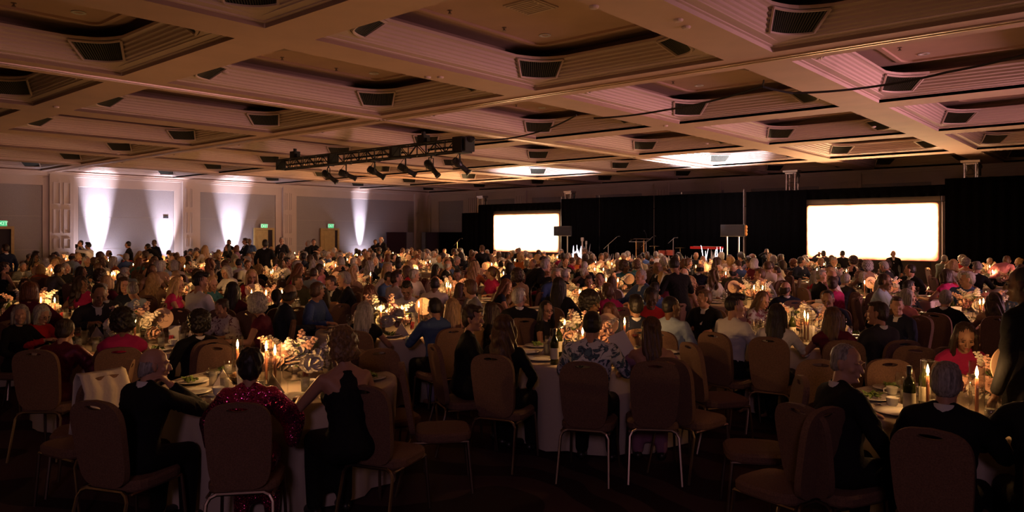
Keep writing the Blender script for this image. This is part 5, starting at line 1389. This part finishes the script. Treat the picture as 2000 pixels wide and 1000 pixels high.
# everyone further back: one crowd and one mass of chairs
items = []; mats_ = SKINS + [HM_[k] for k in HM_] + [CM[k] for k in CM]; sk0 = 0; h0 = len(SKINS); c0 = h0 + len(HM_); hk = list(HM_); ck = list(CM)
low = {}
def lowmesh(key, me, ratio):
    if key not in low:
        o = bpy.data.objects.new('t', me.copy()); COL.objects.link(o); d = o.modifiers.new('d', 'DECIMATE'); d.ratio = ratio
        dg = bpy.context.evaluated_depsgraph_get(); low[key] = bpy.data.meshes.new_from_object(o.evaluated_get(dg)); bpy.data.objects.remove(o)
    return low[key]
chs = []
for p in PEOPLE[N_ONE:]:
    P = POSES[p['pose']]; M = Matrix.Translation((p['x'], p['y'], 0)) @ Matrix.Rotation(p['rz'], 4, 'Z') @ Matrix.Scale(p['sc'], 4)
    items.append((lowmesh(('b', p['pose']), cached(('body', p['pose']), lambda: body_mesh('body', P)), .07), M, p['skin']))
    items.append((lowmesh(('t', p['pose'], p['top']), cached(('top', p['pose'], p['top']), lambda: top_mesh('top', P, p['top'])), .14), M, c0 + ck.index(p['tc'])))
    items.append((lowmesh(('h', p['hair']), cached(('hair', p['hair']), lambda: hair_mesh(p['hair'], 1.0)), .14), M @ P.HM, h0 + hk.index(p['hc'])))
    chs.append((chair_one, M, None))
cr = link('crowd', joined('crowd', items, mats_)); cr.data.polygons.foreach_set('use_smooth', [True] * len(cr.data.polygons)); tag(cr, 'distant seated dinner guests filling the far tables below the stage and back walls', 'crowd', kind='stuff')
lowch = lowmesh('chair', chair_one, .35)
cc = link('banquet_chairs', joined('far_chairs', [(lowch, M, None) for _, M, _ in chs], [M_CHAIR, M_CHROME])); tag(cc, 'tan banquet chairs under the distant guests', 'chairs', kind='stuff')

# standing people: px, depth, y of head top, pose, top, colour, hair, hair colour, skin, heading relative to camera axis (0 = back to camera), label
ST = [
 (518, 21.5, 468, 'm_stand', 'suit', 'black', 'short', 'black', 3, 0, 'person standing with back to camera in black suit among the left tables'),
 (550, 27, 463, 'm_stand', 'suit', 'charcoal', 'short', 'grey', 1, 200, 'person in charcoal suit standing by the pilaster right of the second door'),
 (157, 26.8, 469, 'm_stand', 'shirt', 'black', 'crew', 'black', 1, 220, 'person in black shirt standing left of the brightest wall beam'),
 (172, 25, 474, 'm_camera', 'shirt', 'white', 'quiff', 'black', 1, 270, 'person in white shirt raising a camera in front of the brightest wall beam'),
 (250, 25.5, 471, 'm_fold', 'tee', 'black', 'crew', 'black', 1, 250, 'person in black short-sleeved top with folded arms by the wide lit wall panel'),
 (290, 25.5, 475, 'm_bend', 'shirt', 'black', 'crew', 'black', 1, 290, 'person in black bending beside the second wall beam'),
 (301, 27, 468, 'm_stand', 'shirt', 'navy', 'crew', 'black', 3, 200, 'person in dark navy shirt standing upright left of the second wall beam'),
 (447, 29, 468, 'm_stand', 'suit', 'black', 'short', 'black', 1, 200, 'person in black jacket standing in front of the third wall beam'),
 (444, 25.5, 477, 'f_stand', 'blouse', 'black', 'long', 'black', 2, 200, 'person with long black hair in black blouse below the third wall beam'),
 (461, 24.5, 479, 'f_stand', 'blouse', 'mauve', 'bob', 'auburn', 1, 270, 'person in mauve blouse with auburn bob right of the third wall beam'),
 (479, 28, 465, 'm_fold', 'suit', 'navy', 'short', 'dark brown', 1, 230, 'person in navy suit holding a plate left of the second maple door'),
 (487, 29.5, 466, 'm_stand', 'tee', 'blue', 'crew', 'black', 3, 180, 'person in blue top standing close to the second maple door'),
 (601, 30, 470, 'f_stand', 'blouse', 'black', 'bob', 'grey', 1, 220, 'person in black with grey bob left of the third maple door'),
 (613, 30, 467, 'f_stand', 'dress', 'black', 'updo', 'black', 1, 150, 'person in black dress with updo just left of the third maple door'),
 (733, 33, 468, 'f_stand', 'blouse', 'black', 'updo', 'black', 2, 160, 'person in black blouse standing by the fourth wall beam'),
 (744, 32.5, 462, 'm_fold', 'suit', 'black', 'balding', 'white', 0, 200, 'bald person in black suit standing beside the dark corner partition'),
 (10, 19.5, 477, 'm_stand', 'suit', 'navy', 'short', 'dark brown', 1, 300, 'person in navy suit standing below the exit sign at far left'),
 (400, 21.5, 479, 'f_stand', 'blouse', 'cream', 'long', 'blond', 0, 300, 'person with long blond hair in cream coat standing left of the third wall beam'),
 (1062, 13.6, 506, 'm_bend', 'suit', 'black', 'short', 'grey', 0, 70, 'person in black suit bending over to talk right of the smaller screen tables'),
 (941, 23, 479, 'm_stand', 'suit', 'black', 'short', 'brown', 1, -20, 'person in black suit standing at left edge of the smaller screen'),
 (1318, 10.9, 505, 'm_carry', 'shirt', 'black', 'quiff', 'black', 2, -20, 'server in black shirt carrying a steel pitcher in the middle of the crowd'),
 (1998, 4.9, 520, 'm_stand', 'suit', 'black', 'crew', 'black', 4, -30, 'person in black standing at the right edge of the frame, very close'),
 (1497, 25, 493, 'm_camera', 'suit', 'black', 'short', 'black', 2, 200, 'person in black suit holding up a phone left of the larger screen'),
 (1745, 22.3, 494, 'm_stand', 'suit', 'black', 'balding', 'grey', 0, 200, 'bald person facing the room silhouetted on the larger screen'),
 (1645, 22.3, 494, 'm_stand', 'suit', 'black', 'crew', 'black', 1, 0, 'person silhouetted against the lower middle of the larger screen'),
 (1608, 22.3, 493, 'm_camera', 'shirt', 'charcoal', 'short', 'black', 1, 0, 'person raising a phone at the lower left of the larger screen'),
 (1014, 27, 484, 'm_stand', 'suit', 'black', 'crew', 'grey', 1, 0, 'person silhouetted at the bottom centre of the smaller screen'),
 (1965, 17.0, 500, 'm_bend', 'shirt', 'pink', 'short', 'brown', 1, 60, 'person in pink shirt leaning over a table at far right'),
]
SERVER = None
for (px, z, yt, pose, top, tc, hair, hc, sk, hd, lab) in ST:
    P = POSES[pose]; want = CAMZ - (yt - HOR) * z / F; sc = max(.86, min(1.08, want / headtop(P))); x, y = W(px, z); rz = YAW + math.radians(-hd)
    h = Matrix.Rotation(rz, 3, 'Z') @ (P.hc * sc); x -= h.x * .9; y -= h.y * .9
    # move away from tables and seated guests
    o = person(pose, top, tc, hair, hc, sk, (x, y), rz, sc, lab, 'standing people', face=z < 16)
    if 'server' in lab: SERVER = (x, y, rz, sc, P)
    if 'raising a camera' in lab or 'holding up a phone' in lab or 'raising a phone' in lab:
        c_ = Matrix.Translation((x, y, 0)) @ Matrix.Rotation(rz, 4, 'Z') @ Matrix.Scale(sc, 4)
        q = c_ @ Vector((0, .42, 1.53)); b = MB()
        if 'camera' in lab: b.box((0, 0, 0), (.15, .08, .10)); b.lathe([(.04, 0), (.04, .09), (.0, .09)], (0, .04, 0), 10); nm, ct = 'camera_body', 'camera'
        else: b.box((0, 0, 0), (.075, .01, .15)); b.box((0, -.006, 0), (.068, .002, .14)); nm, ct = 'phone', 'phone'
        k_ = b.obj(nm, M_BLACKPL, None, q, (0, 0, rz)); tag(k_, 'black %s held up by the %s' % (ct, ' '.join(lab.replace('person ', 'one ').split()[:10])), ct)
x, y, rz, sc, P = SERVER
q = Matrix.Translation((x, y, 0)) @ Matrix.Rotation(rz, 4, 'Z') @ Vector((-.04, .40 * sc, 1.10 * sc + .05))
e = empty('pitcher', q, rz); e.scale = (1.25, 1.25, 1.25); e.rotation_euler = (.15, .2, rz); tag(e, 'brushed steel water pitcher carried by the server in black', 'pitcher')
b = MB(); b.lathe([(0, 0), (.055, 0), (.06, .02), (.052, .18), (.056, .21), (.052, .21), (.048, .18), (0, .02)], n=18); b.obj('pitcher_body', M_ALU, e, smooth=True)
b = MB(); b.tube([(.05, 0, .18), (.10, 0, .17), (.105, 0, .08), (.058, 0, .05)], .007, 6); b.obj('handle', M_ALU, e)

# empty chairs: px, y of backrest top, heading rel. camera axis (deg, 0 = facing away), label
EC = [(712, 752, 22, 'tan banquet chair with tall back seen from behind, lower left of centre'), (788, 709, 82, 'empty banquet chair seen edge-on right of the nearest left table'), (740, 681, 150, 'empty chair facing the camera at the far right of the nearest left table'),
      (688, 683, 165, 'empty chair half hidden behind the curly blond guest'), (425, 672, 195, 'empty chair with low brown back behind the tall candle'), (250, 704, -110, 'empty brown chair between the bald guest and the magenta dress guest'),
      (205, 732, -60, 'chair with a pale shawl over its back at lower left'), (1350, 669, 75, 'empty chair seen edge-on in the aisle right of the centre table'), (1312, 699, 50, 'chair with a bag strap beside the mauve dress guest'),
      (1563, 735, -80, 'empty chair seen edge-on at the left of the lower right table'), (1603, 703, 205, 'empty chair facing the camera behind the grey-haired guest'), (1737, 702, 180, 'empty chair with hand slot facing the camera behind the wine bottle'),
      (1610, 795, -35, 'dark chair back nearest the camera at lower right'), (1790, 676, 35, 'pale chair back seen from behind, left of the magenta dress guest')]
for (px, yt, hd, lab) in EC:
    z = F * (CAMZ - .955) / (yt - HOR); x, y = W(px, z); rz = YAW - math.radians(hd); h = Matrix.Rotation(rz, 3, 'Z') @ Vector((0, -.29, 0)); x -= h.x; y -= h.y
    chair((x, y), rz, lab, 'unoccupied banquet chairs')
    if 'shawl' in lab:
        M = Matrix.Translation((x, y, 0)) @ Matrix.Rotation(rz, 4, 'Z'); b = MB(); V = []; n = 12
        prof_ = [(-.235, .58), (-.232, .75), (-.238, .93), (-.27, .985), (-.30, .972), (-.345, .86), (-.34, .70), (-.35, .50)]
        for (yy, zz) in prof_:
            for k in range(n + 1): u = k / n; V.append(M @ Vector((-.20 + .33 * u + .02 * math.sin(zz * 9), yy - .010 * math.sin(u * 19 + zz * 4) + (.004 if yy > -.26 else -.008), zz - .05 * abs(math.sin(u * 3.0)) * (1 if zz < .7 else .1))))
        b.add(V, [(i * (n + 1) + k, i * (n + 1) + k + 1, (i + 1) * (n + 1) + k + 1, (i + 1) * (n + 1) + k) for i in range(len(prof_) - 1) for k in range(n)])
        o = b.obj('shawl', CM['cream'], smooth=True); s_ = o.modifiers.new('s', 'SOLIDIFY'); s_.thickness = .008; tag(o, 'pale shawl draped over a chair back at lower left', 'shawl')
for i, (x, y, rz, tb) in enumerate(EMPTY):
    if depth((x, y)) < 16: chair((x, y), rz, 'unoccupied tan banquet chair, ' + NAMES[tb], 'free chairs at the ' + NAMES[tb], False)

# ------------------------------------------------------------------ tables and what stands on them
FLM = [(464, 668, 1), (537, 685, 1), (520, 677, 1), (1812, 717, 2), (1138, 643, 3), (1103, 630, 3), (785, 602, 4), (740, 606, 4), (1572, 617, 5), (1585, 622, 5), (1126, 583, 11), (1150, 590, 11), (1168, 550, 12), (1222, 550, 12), (1195, 552, 12),
       (58, 598, 7), (84, 588, 7), (484, 576, 8), (556, 573, 8), (525, 580, 8), (353, 553, 9), (364, 558, 9), (240, 544, 10), (215, 540, 10), (880, 567, 20), (870, 560, 20), (690, 550, 21), (675, 548, 21), (527, 537, 22), (540, 535, 22), (1468, 570, 13), (1505, 567, 13), (1415, 527, 14), (1416, 545, 14),
       (1745, 563, 15), (1735, 568, 15), (1911, 600, 17), (1932, 597, 17), (1895, 511, 16), (268, 640, 6)]
DIM = {6: 1}
far_items = []; far_mats = [M_PLATE, M_GLASS, M_WATER, M_SILVER]
low_gl = None
cname = {}
TZ = TZ_ + .008
n_wg = 0
for k, (tx, ty) in TABS:
    z = depth((tx, ty)); nm = NAMES[k]; R = random.Random(k * 13)
    t = empty('round_table', (tx, ty, 0)); tag(t, 'round table under linen, ' + nm, 'table', 'round banquet tables')
    link('tabletop', top_me, t); link('column', me_col, t); link('foot', me_ft, t)
    tag(link('tablecloth', CLM[k % 3], None, (tx, ty, 0), (0, 0, k)), 'floor-length pale linen cloth on the ' + nm, 'tablecloth', 'round tablecloths')
    fl_ = [f for f in FLM if f[2] == k]
    pts = []
    for (px, py, _) in fl_:
        zz = F * (CAMZ - (TZ + .30)) / (py - HOR); q = W(px, zz); d = Vector((q[0] - tx, q[1] - ty))
        if d.length > .55: d = d.normalized() * .55
        pts.append((tx + d.x, ty + d.y))
    g = 0
    while len(pts) < (1 if k in DIM else 3) and g < 60:
        g += 1; a = R.uniform(0, 6.28); q = (tx + .38 * math.cos(a), ty + .38 * math.sin(a))
        if all(math.hypot(q[0] - p[0], q[1] - p[1]) > .22 for p in pts): pts.append(q)
    occ = [(p[0], p[1], .06) for p in pts]
    for i, q in enumerate(sorted(pts, key=lambda p: col(p))):
        lit_candle((q[0], q[1], TZ), 'glass-chimney taper candle, %s from left, %s' % (['first', 'second', 'third', 'fourth'][i], nm), R.uniform(.92, 1.1))
    # flowers in the middle
    fx, fy = tx, ty
    if k == 1: fx, fy = WZ(575, 742, .76)
    if k == 2: fx, fy = WZ(1950, 792, .76)
    if k == 3: fx, fy = WZ(1112, 690, .76)
    if k == 4: fx, fy = WZ(748, 650, .76)
    for p in pts:
        if math.hypot(p[0] - fx, p[1] - fy) < .2: 
            d = Vector((fx - p[0], fy - p[1])); d = (d.normalized() if d.length > .01 else Vector((0, 1))) * .2; fx, fy = p[0] + d.x, p[1] + d.y
    arrangement((fx, fy, TZ), YAW + R.uniform(-.4, .4), 'ivory and blush flower arrangement, ' + nm, .85 if k == 2 else R.uniform(.92, 1.1), k, z < 16.5)
    occ.append((fx, fy, .22))
    def free(x, y, r): return all(math.hypot(x - o[0], y - o[1]) > r + o[2] for o in occ)
    def spot(rmin, rmax, r, a0=None):
        for _ in range(80):
            a = R.uniform(0, 6.28); rr = R.uniform(rmin, rmax); x, y = tx + rr * math.cos(a), ty + rr * math.sin(a)
            if free(x, y, r): occ.append((x, y, r)); return (x, y)
        return None
    # table sign
    sgn = {1: None, 2: (1966, 725), 5: (1596, 610), 17: (1900, 583), 7: (48, 583), 8: (480, 565), 9: (335, 549)}.get(k, 'auto')
    if sgn != None:
        if sgn == 'auto': q = spot(.1, .4, .04)
        else:
            zz = F * (CAMZ - TZ - .27) / (sgn[1] - HOR); q = W(sgn[0], zz); d = Vector((q[0] - tx, q[1] - ty)); 
            if d.length > .6: d = d.normalized() * .6
            q = (tx + d.x, ty + d.y)
        if q:
            s = empty('table_sign', (q[0], q[1], TZ), YAW + R.uniform(-.4, .4)); tag(s, 'round blush table sign on a stake, ' + nm, 'sign', 'round table signs'); ds = link('disc', sg, s); link('sign_print', sgi, ds); link('stake', sgs, s)
            if k == 2: s.scale = (1.15, 1.15, 1.15)
    BIN = ['right edge', 'far right', 'far side right of centre', 'far side left of centre', 'far left', 'left edge', 'near left', 'near side left of centre', 'near side right of centre', 'near right']
    def where(x, y): 
        vx, vy = x - tx, y - ty; return BIN[int(((math.atan2(-vx * sY + vy * cY, vx * cY + vy * sY)) % (2 * PI)) / (2 * PI) * 10) % 10]
    if k in FULL or k in MID:
        full = k in FULL
        a0 = R.uniform(0, 6.28)
        for i in range(10):
            a = a0 + i * PI / 5; ca, sa = math.cos(a), math.sin(a); rz = a + PI / 2
            px_, py_ = tx + .70 * ca, ty + .70 * sa
            if full:
                p = link('plate', plate_me, None, (px_, py_, TZ), (0, 0, a)); tag(p, 'white dinner plate, ' + where(px_, py_) + ', ' + nm, 'plate', 'plates on the ' + nm); occ.append((px_, py_, .13))
                if R.random() < .75: link('salad', FOOD[i % 3], p)
            else: far_items.append((plate_me, Matrix.Translation((px_, py_, TZ)), 0))
            wx_, wy_2 = tx + .50 * ca - .11 * sa, ty + .50 * sa + .11 * ca
            if free(wx_, wy_2, .03):
                g_ = empty('water_glass', (wx_, wy_2, TZ)) if full else None; occ.append((wx_, wy_2, .035))
                if full:
                    tag(g_, 'iced water tumbler, ' + where(wx_, wy_2) + ', ' + nm, 'glass', 'tumblers on the ' + nm); link('tumbler', tum_me, g_); link('iced_water', wat_me, g_)
                else: far_items.append((tum_me, Matrix.Translation((wx_, wy_2, TZ)), 1)); far_items.append((wat_me, Matrix.Translation((wx_, wy_2, TZ)), 2))
            wx_, wy_2 = tx + .52 * ca + .02 * sa, ty + .52 * sa - .02 * ca
            if free(wx_, wy_2, .035) and R.random() < (.8 if full else .6):
                occ.append((wx_, wy_2, .04)); n_wg += 1
                if full:
                    g_ = empty('wine_glass', (wx_, wy_2, TZ)); wn_ = R.random() < .4; tag(g_, ('red wine glass, ' if wn_ else 'empty wine glass, ') + where(wx_, wy_2) + ', ' + nm, 'glass', ('red wine glasses on the ' if wn_ else 'wine glasses on the ') + nm); link('bowl_and_stem', wg_me, g_)
                    if wn_: link('wine', wn_me, g_)
                else: tag(link('wine_glass', wg_me, None, (wx_, wy_2, TZ)), 'stemmed wine glass, ' + where(wx_, wy_2) + ', ' + nm, 'glass', 'wine glasses on the ' + nm)
            if k in (1, 2, 3, 4, 5):
                for s_, me, nn in ((-.165, fk_me, 'fork'), (.165, kn_me, 'knife')):
                    tag(link(nn, me, None, (px_ - s_ * sa * -1, py_ - s_ * ca, TZ), (0, 0, a + PI / 2)), 'silver %s, %s, %s' % (nn, where(px_, py_), nm), nn, nn + 's on the ' + nm)
        if full:
            for j in range(0 if k == 1 else 2):
                q = spot(.3, .5, .045)
                if k == 2 and j == 0: q = WZ(1776, 812, .76)
                if k == 3 and j == 0: q = WZ(1083, 712, .76)
                if q:
                    o = empty('wine_bottle', (q[0], q[1], TZ)); tag(o, '%s green wine bottle on the %s' % (['first', 'second'][j], nm), 'bottle', 'wine bottles'); link('bottle_glass', bt_me, o); link('bottle_label', bl_me, o, rot=(0, 0, 0)); link('bottle_foil', bf_me, o)
            q = WZ(1985, 830, .76) if k == 2 else spot(.25, .6, .1)
            if q:
                o = link('bread_basket', bsk, None, (q[0], q[1], TZ)); tag(o, 'wire bread basket on the ' + nm, 'basket', 'bread baskets')
                for j, (rx, ry, rz_) in enumerate(((-.04, 0, .055), (.04, .02, .055), (0, -.04, .06), (.0, .045, .062), (.01, .0, .098))):
                    tag(link('bread_roll', roll_me, None, (q[0] + rx, q[1] + ry, TZ + rz_), (R.uniform(-.3, .3), R.uniform(-.3, .3), R.uniform(0, 3))), 'golden bread roll in the basket on the ' + nm, 'bread roll', 'bread rolls on the ' + nm)
            q = WZ(1000 * 0 + 598, 738, .76) if k == 1 else (WZ(1893 - 40, 790, .76) if k == 2 else spot(.2, .5, .04))
            if q:
                o = empty('sugar_caddy', (q[0], q[1], TZ)); tag(o, 'glass of pink sugar packets on the ' + nm, 'sugar caddy', 'sugar packet glasses'); link('holder_glass', cad, o); link('packets', pkt, o)
            q = spot(.2, .5, .05)
            if q: tag(link('menu_card', menu_me, None, (q[0], q[1], TZ), (0, 0, YAW + R.uniform(-.6, .6))), 'folded white menu card on the ' + nm, 'menu card', 'menu cards')
            for j in range(3):
                q = spot(.45, .62, .06)
                if q: tag(link('folded_napkin', np_me, None, (q[0], q[1], TZ), (0, 0, R.uniform(0, 6))), 'folded pale napkin, ' + where(*q) + ', ' + nm, 'napkin', 'napkins on the ' + nm)
            for j in range(3):
                q = spot(.4, .62, .07)
                if q:
                    o = empty('coffee_cup', (q[0], q[1], TZ)); tag(o, 'white cup, ' + where(*q) + ', ' + nm, 'cup', 'cups on the ' + nm); link('saucer', sau_me, o); link('cup', cup_me, o, (0, 0, .006), (0, 0, R.uniform(0, 6)))
    else:
        for i in range(10):
            a = i * PI / 5; ca, sa = math.cos(a), math.sin(a)
            far_items.append((plate_me, Matrix.Translation((tx + .70 * ca, ty + .70 * sa, TZ)), 0)); far_items.append((tum_me, Matrix.Translation((tx + .5 * ca - .11 * sa, ty + .5 * sa + .11 * ca, TZ)), 2))
o = link('tableware', joined('far_tableware', far_items, far_mats)); tag(o, 'plates and tumblers on the distant tables', 'tableware', kind='stuff')
# printed programme held by the guest in mauve
q = WZ(1216, 677, 1.0)
b = MB(); b.box((0, 0, 0), (.16, .003, .25)); b.box((.0, -.004, -.09), (.05, .001, .008), mi=1); o = b.obj('programme_card', [M_PAPER, M_INK], None, (q[0], q[1], 1.0), (math.radians(-28), math.radians(-22), YAW + .2)); tag(o, 'white printed programme card held over the centre table', 'programme')
# open-air steel? nothing else
print('objects', len(bpy.data.objects), 'wine glasses', n_wg)
print('tris', sum(sum(len(p.vertices) - 2 for p in m.polygons) for m in bpy.data.meshes if m.users))
